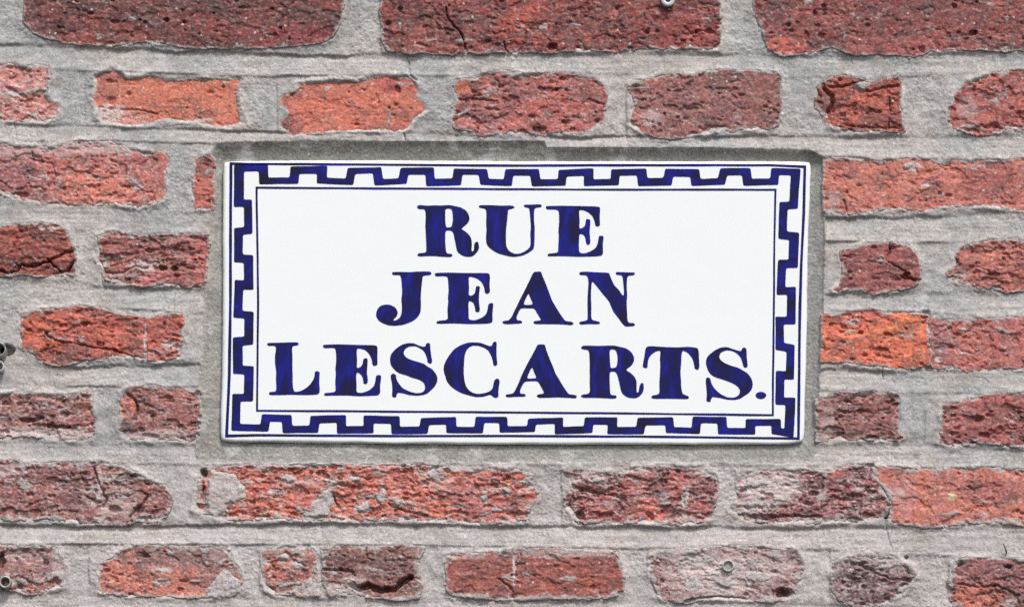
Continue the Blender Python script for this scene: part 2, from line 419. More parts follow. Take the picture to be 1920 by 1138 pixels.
# ---- row 3
brick([(-130, 426), (0, 424), (40, 422), (80, 419), (105, 420), (122, 428), (128, 445), (135, 455), (142, 468), (145, 485), (140, 505), (137, 517), (120, 515), (85, 519), (50, 515), (20, 518),
       (0, 517), (-130, 517)],
      (140, 68, 58), (166, 80, 66), (88, 52, 50), rough=1.0, strat=1.8, pits=24, lime=0.04, dark=0.35, off=0.4, tilt=(0, 0.0),
      cracks=[([(-60, 512), (0, 508), (15, 512), (30, 508), (40, 497), (65, 500), (90, 490), (104, 482), (122, 474), (142, 468)], 2.0, 5), ([(88, 485), (104, 500), (122, 516)], 1.5, 4),
              ([(125, 510), (140, 492)], 3.0, 6)],
      limes=[(78, 428, 6, 4, 0.9), (102, 428, 12, 5, 0.7)])
brick([(183, 443), (200, 437), (225, 435), (260, 443), (300, 439), (340, 439), (375, 437), (392, 440), (392, 470), (388, 500), (386, 536), (355, 539), (330, 537), (300, 533), (270, 536),
       (240, 535), (225, 532), (200, 525), (192, 515), (195, 505), (185, 495), (181, 485), (186, 470), (184, 455)],
      (150, 84, 80), (170, 90, 82), (98, 72, 68), rough=1.25, strat=1.5, pits=26, lime=0.25, dark=0.4, off=0.0,
      cracks=[([(195, 510), (225, 512), (250, 500), (275, 502)], 1.6, 2.5), ([(188, 520), (196, 532)], 1.6, 3)],
      holes=[(280, 470, 8, 5, 2.5), (305, 502, 8, 5, 4), (327, 503, 7, 4, 4), (330, 468, 6, 4, 2)],
      limes=[(268, 498, 28, 14, 0.75), (235, 514, 34, 8, 0.4)], tints=[(300, 526, 80, 14, (190, 92, 92), 0.7), (378, 490, 16, 40, (200, 92, 88), 0.6), (228, 490, 40, 14, (176, 92, 72), 0.6)])
brick([(1578, 470), (1600, 466), (1620, 457), (1660, 455), (1700, 457), (1710, 465), (1718, 480), (1725, 495), (1727, 525), (1715, 535), (1690, 543), (1665, 547), (1640, 552), (1615, 545),
       (1585, 545), (1570, 548), (1562, 545), (1575, 535), (1578, 520), (1580, 500), (1577, 485)],
      (150, 82, 80), (164, 86, 82), (108, 70, 72), rough=0.7, strat=1.3, pits=10, lime=0.05, dark=0.3, off=0.6,
      cracks=[([(1668, 456), (1669, 472), (1663, 488)], 2.0, 3.5), ([(1663, 490), (1680, 500), (1697, 508), (1700, 516)], 1.2, 2.2), ([(1690, 519), (1706, 522), (1726, 527)], 2.8, 5),
              ([(1583, 480), (1600, 483)], 1.4, 2)], holes=[(1700, 514, 6, 4, 4), (1672, 465, 6, 4, 2)])
brick([(1790, 480), (1800, 466), (1815, 460), (1840, 453), (1880, 450), (1920, 452), (2085, 452), (2085, 545), (1920, 545), (1885, 548), (1860, 541), (1840, 540), (1820, 532), (1795, 528),
       (1780, 520), (1775, 512), (1788, 500), (1790, 490)],
      (164, 88, 80), (186, 98, 84), (112, 76, 72), rough=1.1, strat=1.1, pits=20, lime=0.18, dark=0.35, off=0.2,
      holes=[(1792, 490, 5, 6, 3), (1865, 515, 14, 4, 2.5)], limes=[(1800, 515, 18, 10, 0.35)], tints=[(1870, 472, 45, 18, (206, 110, 92), 0.6), (1790, 518, 16, 8, (150, 126, 92), 0.6)])
# ---- row 4
brick([(40, 591), (60, 583), (90, 580), (120, 577), (140, 573), (165, 577), (185, 577), (200, 583), (240, 590), (270, 594), (300, 591), (325, 587), (345, 592), (345, 605), (340, 625), (342, 640),
       (337, 655), (340, 670), (320, 672), (300, 677), (270, 673), (230, 667), (190, 671), (160, 673), (140, 680), (125, 685), (100, 687), (85, 680), (70, 670), (50, 655), (38, 648), (40, 630),
       (42, 615)],
      (186, 84, 66), (200, 92, 68), (112, 66, 64), rough=1.05, strat=1.1, pits=40, lime=0.12, dark=0.35, off=0.5,
      cracks=[([(84, 624), (95, 634), (110, 640), (140, 644), (180, 652), (215, 656), (240, 666), (275, 674)], 1.3, 2.6), ([(272, 598), (269, 620), (270, 636), (276, 650), (274, 674)], 1.4, 1.2)],
      holes=[(159, 609, 5, 5, 3), (188, 645, 8, 4, 3), (308, 608, 3, 4, 2), (56, 605, 3, 3, 2), (255, 598, 4, 3, 2)],
      tints=[(120, 662, 50, 22, (120, 70, 68), 0.85), (62, 662, 24, 12, (110, 70, 68), 0.8), (80, 620, 45, 40, (208, 94, 62), 0.7), (310, 610, 30, 22, (160, 80, 74), 0.7)],
      limes=[(272, 640, 3, 36, 0.9), (318, 645, 14, 8, 0.8), (290, 662, 40, 9, 0.35)])
brick([(1540, 589), (1570, 588), (1605, 582), (1640, 580), (1660, 586), (1690, 584), (1720, 586), (1740, 590), (1738, 610), (1742, 625), (1741, 645), (1746, 662), (1743, 685), (1715, 690),
       (1690, 694), (1665, 692), (1655, 685), (1620, 683), (1585, 680), (1560, 680), (1540, 678)],
      (216, 98, 66), (228, 112, 66), (138, 82, 74), rough=0.8, strat=0.7, pits=30, lime=0.06, dark=0.3, off=0.3, arris=0.8, holes=[(1614, 623, 5, 3, 3.5), (1665, 630, 10, 5, 1.4), (1602, 605, 7, 4, 1)],
      tints=[(1700, 606, 34, 20, (234, 122, 66), 0.9), (1600, 596, 70, 14, (196, 92, 78), 0.7), (1558, 655, 24, 22, (196, 110, 92), 0.5)])
brick([(1741, 593), (1760, 597), (1790, 600), (1820, 600), (1860, 597), (1920, 595), (2095, 595), (2095, 695), (1900, 690), (1860, 694), (1815, 697), (1800, 690), (1780, 690), (1760, 692),
       (1746, 688), (1748, 662), (1743, 645), (1744, 625), (1739, 610)],
      (176, 96, 92), (192, 98, 86), (124, 76, 78), rough=0.85, strat=0.7, pits=24, lime=0.2, dark=0.3, off=-0.4, arris=0.6,
      tints=[(1765, 630, 26, 34, (176, 106, 108), 0.9), (1830, 680, 60, 14, (202, 100, 82), 0.6)], limes=[(1760, 674, 6, 5, 0.95), (1780, 609, 4, 3, 0.9)], holes=[(1905, 640, 8, 6, 1.5), (1880, 652, 7, 5, -1.2)])
# ---- row 5
brick([(-160, 740), (0, 739), (30, 736), (60, 738), (100, 740), (140, 738), (165, 733), (172, 746), (174, 765), (178, 790), (178, 810), (170, 820), (150, 826), (120, 825), (80, 820), (40, 819),
       (0, 825), (-160, 825)],
      (140, 88, 84), (166, 98, 88), (96, 72, 72), rough=1.35, strat=1.5, pits=26, lime=0.45, dark=0.4, off=-0.2,
      cracks=[([(40, 787), (62, 788), (80, 782)], 3.0, 4), ([(90, 797), (110, 800), (130, 800)], 2.6, 3.5)],
      limes=[(60, 812, 80, 12, 0.8), (150, 815, 40, 10, 0.6), (20, 780, 30, 8, 0.4)], holes=[(52, 744, 5, 6, 2.5), (10, 758, 8, 6, 2)], tints=[(165, 770, 14, 40, (178, 98, 84), 0.6)])
brick([(228, 736), (245, 726), (270, 720), (295, 722), (320, 728), (345, 727), (377, 730), (377, 760), (374, 800), (372, 826), (345, 828), (310, 824), (280, 826), (250, 822), (232, 815),
       (222, 805), (222, 785), (225, 770), (223, 752)],
      (146, 88, 84), (170, 98, 88), (96, 76, 76), rough=1.15, strat=1.1, pits=20, lime=0.3, dark=0.42, off=-0.1,
      cracks=[([(232, 735), (250, 745), (258, 760), (254, 780)], 2.2, 3)],
      limes=[(310, 815, 70, 10, 0.6)], tints=[(238, 765, 16, 22, (206, 108, 86), 0.9), (275, 725, 40, 7, (202, 98, 80), 0.8), (232, 798, 22, 14, (110, 100, 100), 0.8), (350, 740, 28, 14, (196, 112, 102), 0.5)])
brick([(1530, 748), (1560, 740), (1575, 735), (1610, 735), (1635, 732), (1650, 738), (1665, 734), (1680, 735), (1687, 745), (1688, 765), (1685, 785), (1685, 805), (1692, 820), (1680, 827),
       (1650, 823), (1620, 825), (1590, 822), (1560, 825), (1530, 828)],
      (134, 82, 80), (150, 88, 82), (98, 72, 74), rough=1.15, strat=1.3, pits=24, lime=0.2, dark=0.4, off=0.0,
      holes=[(1633, 820, 12, 4, 3), (1690, 824, 7, 4, 4), (1588, 752, 6, 3, 2.5)], limes=[(1550, 800, 16, 26, 0.45), (1565, 765, 40, 5, 0.3)])
brick([(1768, 756), (1800, 755), (1825, 748), (1845, 739), (1880, 737), (1920, 735), (2065, 735), (2065, 838), (1910, 838), (1870, 833), (1840, 832), (1800, 837), (1775, 835), (1760, 830),
       (1762, 805), (1768, 790), (1766, 775)],
      (152, 80, 78), (180, 90, 86), (100, 66, 68), rough=1.2, strat=1.0, pits=34, lime=0.18, dark=0.4, off=0.2, holes=[(1835, 785, 10, 8, 1.8), (1845, 815, 12, 5, 2.5), (1785, 755, 14, 3, 3)],
      tints=[(1870, 760, 40, 14, (170, 84, 70), 0.5), (1800, 790, 24, 30, (192, 104, 100), 0.5)])
# ---- row 6
brick([(-310, 868), (0, 863), (30, 862), (45, 870), (80, 868), (110, 865), (150, 867), (185, 863), (215, 872), (240, 880), (265, 890), (290, 905), (310, 912), (322, 925), (326, 938), (318, 955),
       (312, 968), (295, 977), (260, 978), (230, 985), (190, 983), (150, 978), (110, 975), (80, 972), (50, 975), (0, 974), (-310, 975)],
      (142, 92, 92), (160, 98, 92), (104, 82, 84), rough=1.2, strat=0.9, pits=26, lime=0.42, dark=0.38, off=0.3,
      cracks=[([(176, 876), (184, 902), (192, 922), (200, 934), (194, 950)], 1.5, 3), ([(244, 968), (255, 952), (268, 944), (276, 930)], 2.0, 4), ([(245, 890), (270, 893), (285, 903)], 2.4, 4),
              ([(45, 955), (60, 945), (85, 935)], 1.2, 1)],
      holes=[(278, 904, 9, 6, 4), (215, 955, 12, 7, 3), (260, 955, 10, 6, 3)],
      limes=[(186, 905, 6, 30, 0.8), (225, 940, 34, 30, 0.45), (10, 880, 30, 10, 0.6), (195, 965, 10, 18, 0.7)], tints=[(65, 905, 40, 28, (158, 92, 82), 0.7), (80, 950, 26, 18, (160, 96, 86), 0.6)])
brick([(372, 897), (385, 882), (400, 875), (440, 872), (480, 871), (560, 872), (620, 869), (700, 871), (780, 869), (820, 874), (850, 880), (900, 880), (960, 877), (990, 885), (1003, 891),
       (1000, 912), (1012, 922), (1005, 940), (995, 955), (985, 975), (960, 977), (920, 983), (880, 981), (830, 978), (780, 976), (720, 974), (660, 976), (610, 975), (560, 972), (500, 973),
       (440, 974), (410, 972), (380, 962), (366, 955), (368, 930)],
      (206, 104, 80), (192, 98, 86), (124, 82, 76), rough=1.45, strat=1.6, pits=40, lime=0.45, dark=0.32, off=-0.4,
      cracks=[([(622, 925), (626, 940), (636, 952)], 4.5, 3.5), ([(730, 945), (760, 958), (800, 966)], 2.0, 2.5)],
      holes=[(453, 911, 5, 5, 4), (588, 950, 3, 3, 3), (838, 882, 6, 4, 5), (383, 886, 6, 8, 9), (382, 925, 4, 18, 5), (952, 893, 4, 3, 3)],
      tints=[(760, 925, 60, 34, (208, 106, 84), 0.6), (910, 935, 80, 36, (176, 92, 88), 0.7), (850, 888, 14, 6, (226, 112, 64), 0.9), (760, 970, 60, 10, (150, 90, 86), 0.6)],
      limes=[(560, 905, 40, 6, 0.5), (820, 900, 30, 16, 0.4)])
brick([(1058, 883), (1080, 881), (1110, 883), (1135, 885), (1170, 881), (1210, 876), (1250, 873), (1300, 876), (1320, 885), (1340, 890), (1347, 910), (1343, 930), (1340, 950), (1335, 972),
       (1310, 980), (1270, 985), (1230, 982), (1190, 980), (1150, 983), (1110, 980), (1085, 980), (1075, 970), (1068, 955), (1056, 945), (1060, 930), (1070, 918), (1075, 905), (1062, 893)],
      (146, 88, 88), (180, 92, 86), (104, 80, 82), rough=1.4, strat=1.9, pits=20, lime=0.4, dark=0.4, off=0.0,
      holes=[(1085, 966, 10, 8, 4), (1280, 873, 22, 4, 4), (1085, 883, 18, 3, 3)], cracks=[([(1075, 912), (1110, 922), (1150, 928)], 2.0, 2.5), ([(1212, 962), (1225, 975)], 2, 2)],
      tints=[(1220, 955, 30, 22, (212, 96, 78), 0.9), (1320, 945, 34, 30, (180, 88, 82), 0.6)], limes=[(1120, 898, 16, 8, 0.9), (1283, 940, 5, 28, 0.85), (1190, 880, 40, 6, 0.7), (1085, 895, 14, 10, 0.6)])
brick([(1386, 891), (1420, 881), (1460, 882), (1510, 880), (1560, 882), (1590, 872), (1622, 869), (1637, 880), (1646, 900), (1660, 922), (1670, 945), (1664, 962), (1648, 975), (1600, 978),
       (1540, 980), (1480, 980), (1430, 980), (1400, 975), (1380, 965), (1369, 955), (1380, 935), (1380, 910)],
      (140, 88, 90), (160, 92, 92), (104, 80, 82), rough=1.35, strat=1.6, pits=18, lime=0.45, dark=0.38, off=-0.2, arris=0.9,
      holes=[(1525, 925, 10, 6, 3), (1430, 968, 26, 6, 3.5), (1385, 968, 10, 5, 3)], cracks=[([(1450, 968), (1490, 966), (1540, 968)], 2.4, 3)],
      tints=[(1560, 888, 30, 8, (196, 96, 84), 0.9), (1600, 872, 40, 5, (204, 92, 80), 0.8)], limes=[(1440, 910, 60, 30, 0.9), (1410, 950, 50, 16, 0.7), (1590, 900, 20, 5, 0.5)])
brick([(1633, 876), (1680, 876), (1720, 880), (1760, 882), (1800, 878), (1850, 876), (1920, 880), (2165, 880), (2165, 985), (1920, 985), (1860, 980), (1800, 982), (1750, 990), (1700, 985),
       (1680, 980), (1668, 968), (1670, 945), (1660, 920), (1646, 898)],
      (196, 110, 98), (202, 108, 82), (140, 88, 82), rough=0.75, strat=0.9, pits=18, lime=0.2, dark=0.25, off=0.0, arris=0.6,
      tints=[(1860, 920, 60, 24, (172, 90, 84), 0.75), (1690, 935, 34, 34, (196, 122, 118), 0.8), (1786, 930, 10, 9, (196, 190, 140), 0.95)], limes=[(1760, 875, 20, 6, 0.3), (1685, 925, 14, 8, 0.5), (1845, 965, 10, 4, 0.6)])
# ---- row 7
brick([(-90, 1022), (0, 1022), (40, 1024), (80, 1022), (105, 1028), (120, 1045), (122, 1065), (118, 1085), (117, 1100), (95, 1103), (80, 1112), (50, 1115), (35, 1108), (0, 1106), (-90, 1106)],
      (150, 108, 108), (170, 112, 106), (106, 88, 88), rough=1.1, strat=0.8, pits=22, lime=0.5, dark=0.35, off=0.0, holes=[(2, 1050, 7, 14, 7), (85, 1055, 6, 7, 2.5), (37, 1099, 7, 5, 3), (105, 1090, 8, 8, 2)],
      tints=[(20, 1028, 30, 7, (186, 96, 90), 0.8), (56, 1100, 10, 8, (206, 98, 70), 0.9)], limes=[(110, 1060, 14, 24, 0.6)])
brick([(190, 1056), (210, 1048), (225, 1031), (250, 1025), (300, 1022), (350, 1025), (400, 1024), (425, 1025), (435, 1040), (448, 1065), (455, 1085), (450, 1110), (430, 1117), (385, 1120),
       (340, 1120), (300, 1118), (240, 1117), (185, 1110), (182, 1090), (187, 1072)],
      (198, 108, 88), (190, 108, 92), (120, 90, 88), rough=0.8, strat=0.8, pits=18, lime=0.25, dark=0.3, off=-0.3,
      tints=[(330, 1045, 90, 22, (146, 104, 102), 0.95), (400, 1065, 40, 26, (150, 106, 104), 0.85), (250, 1092, 60, 22, (206, 110, 86), 0.7)], limes=[(300, 1068, 24, 5, 0.8), (410, 1035, 34, 10, 0.4)],
      holes=[(345, 1088, 8, 3, 2.5), (272, 1040, 8, 4, 2)])
brick([(493, 1031), (520, 1027), (560, 1025), (588, 1029), (594, 1045), (596, 1070), (600, 1100), (596, 1118), (560, 1117), (520, 1115), (500, 1105), (492, 1085), (490, 1060)],
      (180, 106, 92), (170, 100, 90), (112, 84, 82), rough=1.2, strat=1.0, pits=16, lime=0.5, dark=0.35, off=-0.2, holes=[(506, 1106, 9, 5, 5), (513, 1060, 3, 3, 2)],
      tints=[(550, 1028, 30, 7, (206, 104, 86), 0.7), (520, 1065, 24, 22, (192, 100, 80), 0.6)])
brick([(602, 1031), (640, 1023), (680, 1026), (720, 1023), (760, 1021), (798, 1023), (794, 1035), (785, 1055), (788, 1080), (790, 1100), (785, 1122), (750, 1126), (710, 1122), (660, 1113),
       (620, 1118), (607, 1100), (604, 1060)],
      (128, 86, 82), (142, 92, 86), (98, 78, 78), rough=0.8, strat=1.1, pits=16, lime=0.22, dark=0.35, off=0.5,
      cracks=[([(602, 1068), (640, 1068), (662, 1072)], 2.4, 3.5), ([(655, 1092), (672, 1103), (690, 1097), (715, 1106), (738, 1104), (755, 1090), (770, 1083)], 6.0, 9), ([(686, 1026), (688, 1045), (700, 1050)], 1.6, 2)],
      limes=[(665, 1086, 26, 8, 0.6), (640, 1105, 40, 10, 0.7), (783, 1060, 6, 30, 0.5)], tints=[(740, 1110, 45, 12, (150, 92, 88), 0.5)])
brick([(837, 1041), (860, 1039), (900, 1036), (940, 1033), (990, 1027), (1040, 1028), (1100, 1030), (1155, 1031), (1165, 1060), (1172, 1085), (1168, 1110), (1150, 1120), (1100, 1122),
       (1020, 1123), (950, 1125), (900, 1122), (850, 1116), (838, 1105), (835, 1070)],
      (150, 78, 72), (166, 84, 68), (110, 72, 70), rough=0.65, strat=1.8, pits=12, lime=0.12, dark=0.35, off=0.3,
      cracks=[([(960, 1028), (965, 1050), (966, 1075), (961, 1105), (962, 1124)], 1.4, 1.0), ([(935, 1085), (950, 1095), (958, 1104)], 1.8, 2)],
      limes=[(964, 1060, 3, 46, 0.9), (1060, 1037, 110, 8, 0.6), (880, 1043, 40, 6, 0.4), (1100, 1120, 80, 5, 0.5), (900, 1120, 60, 6, 0.4)], tints=[(1050, 1085, 90, 24, (168, 78, 62), 0.6)])
brick([(1215, 1046), (1240, 1033), (1260, 1029), (1330, 1023), (1400, 1023), (1450, 1025), (1493, 1031), (1503, 1045), (1507, 1065), (1500, 1085), (1493, 1110), (1480, 1125), (1440, 1128),
       (1380, 1122), (1330, 1123), (1290, 1130), (1250, 1128), (1235, 1115), (1225, 1095), (1218, 1075)],
      (146, 104, 106), (156, 108, 106), (110, 90, 92), rough=0.85, strat=1.2, pits=18, lime=0.55, dark=0.3, off=-0.1,
      limes=[(1340, 1075, 90, 40, 0.85), (1300, 1040, 70, 16, 0.7), (1440, 1060, 50, 30, 0.6)], tints=[(1245, 1090, 24, 34, (146, 88, 88), 0.9), (1240, 1045, 22, 12, (140, 88, 88), 0.7)],
      holes=[(1472, 1112, 16, 11, 10), (1360, 1097, 4, 4, 2.5)], cracks=[([(1285, 1127), (1310, 1121), (1350, 1120), (1400, 1124)], 3.0, 4)])
brick([(1565, 1051), (1575, 1044), (1620, 1042), (1670, 1041), (1705, 1060), (1719, 1080), (1712, 1095), (1690, 1112), (1670, 1128), (1640, 1138), (1600, 1137), (1575, 1125), (1562, 1110),
       (1556, 1095), (1559, 1070)],
      (138, 106, 108), (124, 98, 102), (92, 80, 84), rough=1.5, strat=1.3, pits=30, lime=0.45, dark=0.45, off=0.0, cracks=[([(1612, 1058), (1635, 1070), (1670, 1085), (1712, 1088)], 1.6, 2.5)], limes=[(1660, 1060, 40, 12, 0.5)])
brick([(1793, 1053), (1810, 1046), (1860, 1048), (1920, 1048), (2065, 1048), (2065, 1150), (1805, 1150), (1787, 1138), (1781, 1110), (1776, 1090), (1786, 1070)],
      (142, 88, 90), (160, 92, 86), (104, 76, 80), rough=1.1, strat=1.0, pits=18, lime=0.15, dark=0.35, off=0.3,
      cracks=[([(1795, 1095), (1835, 1100), (1870, 1098), (1900, 1110), (1912, 1130)], 1.5, 2.2)], tints=[(1845, 1120, 55, 22, (194, 98, 72), 0.9), (1870, 1060, 60, 14, (146, 92, 98), 0.7)], holes=[(1890, 1062, 8, 3, 3), (1797, 1056, 8, 6, 3)])
# ---- the wall goes on a little past the frame: one more course above and below, header bricks at the sides
rr = np.random.RandomState(5)
PAL = [((150, 84, 80), (176, 92, 84)), ((196, 104, 84), (204, 112, 90)), ((138, 78, 74), (160, 84, 74)), ((164, 90, 84), (190, 98, 86))]


def spare(x0, x1, y0, y1):
    j = lambda a: a + rr.uniform(-4, 4)
    top = [(j(x), j(y0)) for x in np.linspace(x0, x1, 6)]
    bot = [(j(x), j(y1)) for x in np.linspace(x1, x0, 6)]
    c = PAL[rr.randint(len(PAL))]
    brick(top + bot, c[0], c[1], rough=1.0, pits=8, lime=0.2, step=4.0)


x = -330
while x < 2240:
    w = rr.uniform(270, 310)
    spare(x, x + w, -165, -68)
    x += w + 42
x = -330
while x < 2240:
    w = rr.uniform(560, 610)
    spare(x, x + w, 1176, 1276)
    x += w + 44
for y0, y1, xl, xr in [(-25, 92, -10, 2075), (128, 240, -240, 2130), (425, 515, -180, 2130), (595, 690, None, 2140), (740, 825, -205, 2110), (1025, 1110, -135, 2110), (590, 675, -25, None)]:
    if xl is not None:
        spare(max(xl - 290, -330), xl, y0, y1)
    if xr is not None:
        spare(xr, 2240, y0, y1)

# ==============================================================================================
# the mortar's own shapes
# ==============================================================================================
RIB = [  # bed joints: (x, y_top, y_bottom)
    [(-350, 82, 122), (0, 84, 122), (200, 92, 132), (480, 102, 141), (800, 106, 140), (960, 103, 135), (1200, 103, 136), (1440, 107, 141), (1680, 107, 142), (1920, 100, 132), (2260, 98, 130)],
    [(-350, 232, 262), (0, 234, 264), (200, 240, 262), (400, 246, 268), (700, 252, 270), (1018, 255, 270), (1030, 258, 279), (1440, 257, 281), (1560, 258, 292), (1740, 258, 296), (1920, 256, 296), (2260, 256, 296)],
    [(-350, 372, 418), (0, 372, 420), (200, 392, 432), (400, 397, 434), (1520, 408, 450), (1700, 410, 453), (1800, 405, 450), (1920, 400, 448), (2260, 400, 448)],
    [(-350, 522, 575), (0, 522, 575), (180, 540, 575), (400, 543, 585), (1520, 553, 580), (1700, 553, 583), (1920, 551, 592), (2260, 551, 592)],
    [(-350, 690, 735), (0, 690, 735), (100, 692, 732), (130, 688, 722), (400, 685, 722), (1520, 692, 730), (1660, 697, 732), (1800, 700, 735), (1920, 696, 733), (2260, 696, 733)],
    [(-350, 832, 862), (0, 832, 860), (200, 836, 866), (390, 836, 868), (700, 836, 867), (1200, 838, 870), (1530, 838, 870), (1700, 836, 872), (1920, 843, 876), (2260, 843, 876)],
    [(-350, 982, 1018), (0, 984, 1018), (200, 986, 1018), (400, 984, 1018), (700, 984, 1019), (1000, 988, 1023), (1200, 990, 1026), (1400, 990, 1022), (1550, 992, 1028), (1700, 990, 1036), (1920, 988, 1044), (2260, 988, 1044)],
    [(-350, 1112, 1170), (0, 1112, 1170), (450, 1122, 1170), (1000, 1128, 1170), (1500, 1134, 1170), (1750, 1142, 1172), (2260, 1155, 1176)],
    [(-350, -62, -32), (2260, -62, -32)],
]
BED = [(402, 268), (560, 263), (1020, 264), (1026, 277), (1300, 277), (1520, 281), (1548, 296), (1547, 500), (1542, 640), (1533, 780), (1530, 862), (1400, 866), (380, 868), (366, 850), (369, 760), (380, 620),
       (388, 500), (394, 400), (397, 330), (396, 285)]
SIGN = [(424, 302), (700, 301), (1000, 303), (1300, 303), (1514, 302.5), (1521, 309), (1519, 360), (1515, 430), (1514, 560), (1512, 650), (1510, 740), (1508, 822), (1500, 831), (1440, 834), (1200, 834),
        (960, 834), (700, 832), (480, 829), (421, 829), (413, 822), (415, 740), (418, 600), (418, 450), (418.5, 309)]
SMEAR = [  # old mortar daubed over brick faces
    [(398, 882), (420, 883), (440, 890), (452, 905), (464, 915), (460, 935), (440, 940), (425, 945), (430, 960), (400, 968), (387, 960), (389, 930), (391, 900)],
    [(622, 915), (617, 930), (621, 946), (610, 966), (566, 972), (570, 955), (595, 935), (605, 920)],
    [(405, 1075), (430, 1068), (448, 1085), (452, 1112), (420, 1120), (388, 1120), (385, 1105), (400, 1095)],
    [(560, 1097), (580, 1085), (605, 1080), (636, 1086), (652, 1097), (646, 1110), (658, 1122), (600, 1124), (560, 1120), (540, 1110)],
    [(590, 1030), (602, 1028), (604, 1060), (606, 1085), (594, 1085), (592, 1050)],
    [(1604, 157), (1625, 153), (1642, 156), (1636, 165), (1612, 168)],
    [(180, 672), (215, 668), (250, 674), (240, 682), (190, 682)],
    [(1268, 1027), (1330, 1022), (1345, 1030), (1300, 1038), (1270, 1040)],
]
for (ex, ey, ax, ay) in [(660, 898, 11, 5), (684, 951, 11, 9), (715, 930, 8, 14), (815, 890, 18, 8), (540, 896, 10, 6), (500, 925, 15, 6), (910, 931, 8, 8), (930, 955, 12, 6), (745, 941, 6, 6), (555, 1061, 12, 9),
                         (532, 1043, 7, 5), (1287, 939, 5, 20), (1120, 899, 12, 6), (1708, 309, 13, 6), (870, 925, 7, 5), (985, 900, 14, 8), (648, 1088, 14, 8), (1420, 905, 22, 9), (1470, 935, 18, 8), (1410, 945, 14, 7),
                         (1355, 1085, 26, 14), (1300, 1095, 16, 18), (1420, 1080, 24, 12)]:
    SMEAR.append([(ex + ax * math.cos(t) * (1 + 0.25 * math.sin(3 * t + ex)), ey + ay * math.sin(t) * (1 + 0.25 * math.cos(2 * t + ey))) for t in np.linspace(0, 2 * math.pi, 12, endpoint=False)])
MCRACK = [([(767, 115), (768, 140), (780, 150)], 1.4, 2), ([(757, 250), (763, 268)], 1.4, 2), ([(325, 608), (326, 570), (326, 548)], 0.8, 0.7), ([(1655, 690), (1656, 712)], 1.2, 1.5), ([(1661, 975), (1664, 1000), (1672, 1030)], 1.2, 1.2),
          ([(1597, 104), (1597, 120)], 1.0, 1.0), ([(602, 975), (603, 1015)], 1.0, 0.8), ([(26, 228), (28, 245), (30, 262)], 1.2, 1.2), ([(1253, 990), (1254, 1004)], 1.0, 1.0), ([(190, 515), (192, 534)], 1.2, 1.6)]
MHOLE = [(1661, 967, 5, 5, 9), (1700, 1044, 3, 3, 4), (383, 884, 7, 7, 9), (12, 655, 13, 10, 8), (205, 1052, 4, 3, 3), (955, 893, 3, 3, 3)]
VGROOVE = [(1173, 158, 262, 1.0), (1555, 1035, 1120, 1.2), (1051, 878, 985, 1.0), (485, 1030, 1105, 1.0), (165, 1028, 1115, 0.6), (1777, 1050, 1130, 1.0), (1213, 1030, 1060, 0.8), (157, 140, 225, 0.5), (518, 150, 245, 0.7),
           (713, -20, 95, 0.8), (1377, 880, 930, 0.7), (1732, 770, 830, 0.6)]

# ==============================================================================================
# BUILD the wall
# ==============================================================================================
wall = thing('brick_wall', 'weathered red brick wall with thick uneven grey mortar joints', 'wall')

X0, X1, Y0, Y1, ST = -330.0, 2250.0, -172.0, 1284.0, 1.75


def axis(a, b, st, lo, hi, coarse=5.0):
    """fine inside the picture, coarse where the wall goes on past it"""
    parts = []
    if a < lo:
        parts.append(np.arange(a, min(lo, b), coarse))
    if b > lo and a < hi:
        parts.append(np.arange(max(a, lo), min(b, hi), st))
    if b > hi:
        parts.append(np.arange(max(hi, a), b, coarse))
    return np.concatenate(parts + [np.array([b])])


gx = axis(X0, X1, ST, -30, 1950); gy = axis(Y0, Y1, ST, -30, 1168)
GX, GY = [m.astype(np.float32) for m in np.meshgrid(gx, gy)]


def window(xa, xb, ya, yb):
    return (slice(*np.searchsorted(gy, [ya, yb])), slice(*np.searchsorted(gx, [xa, xb])))

MIND = np.full(GX.shape, 60.0, np.float32)                      # perturbed distance to the nearest brick (negative inside)
EDGE_N = 3.0 * fbm(GX, GY, 26, 3, 11) + 1.1 * fbm(GX, GY, 7, 2, 12)


def edge_noise(X, Y):
    return 3.0 * fbm(X, Y, 26, 3, 11) + 1.1 * fbm(X, Y, 7, 2, 12)


def mixc(a, b, t):
    return a * (1 - t[..., None]) + b * t[..., None]


LIME = lin((206, 194, 191)); LIME2 = lin((196, 170, 168))

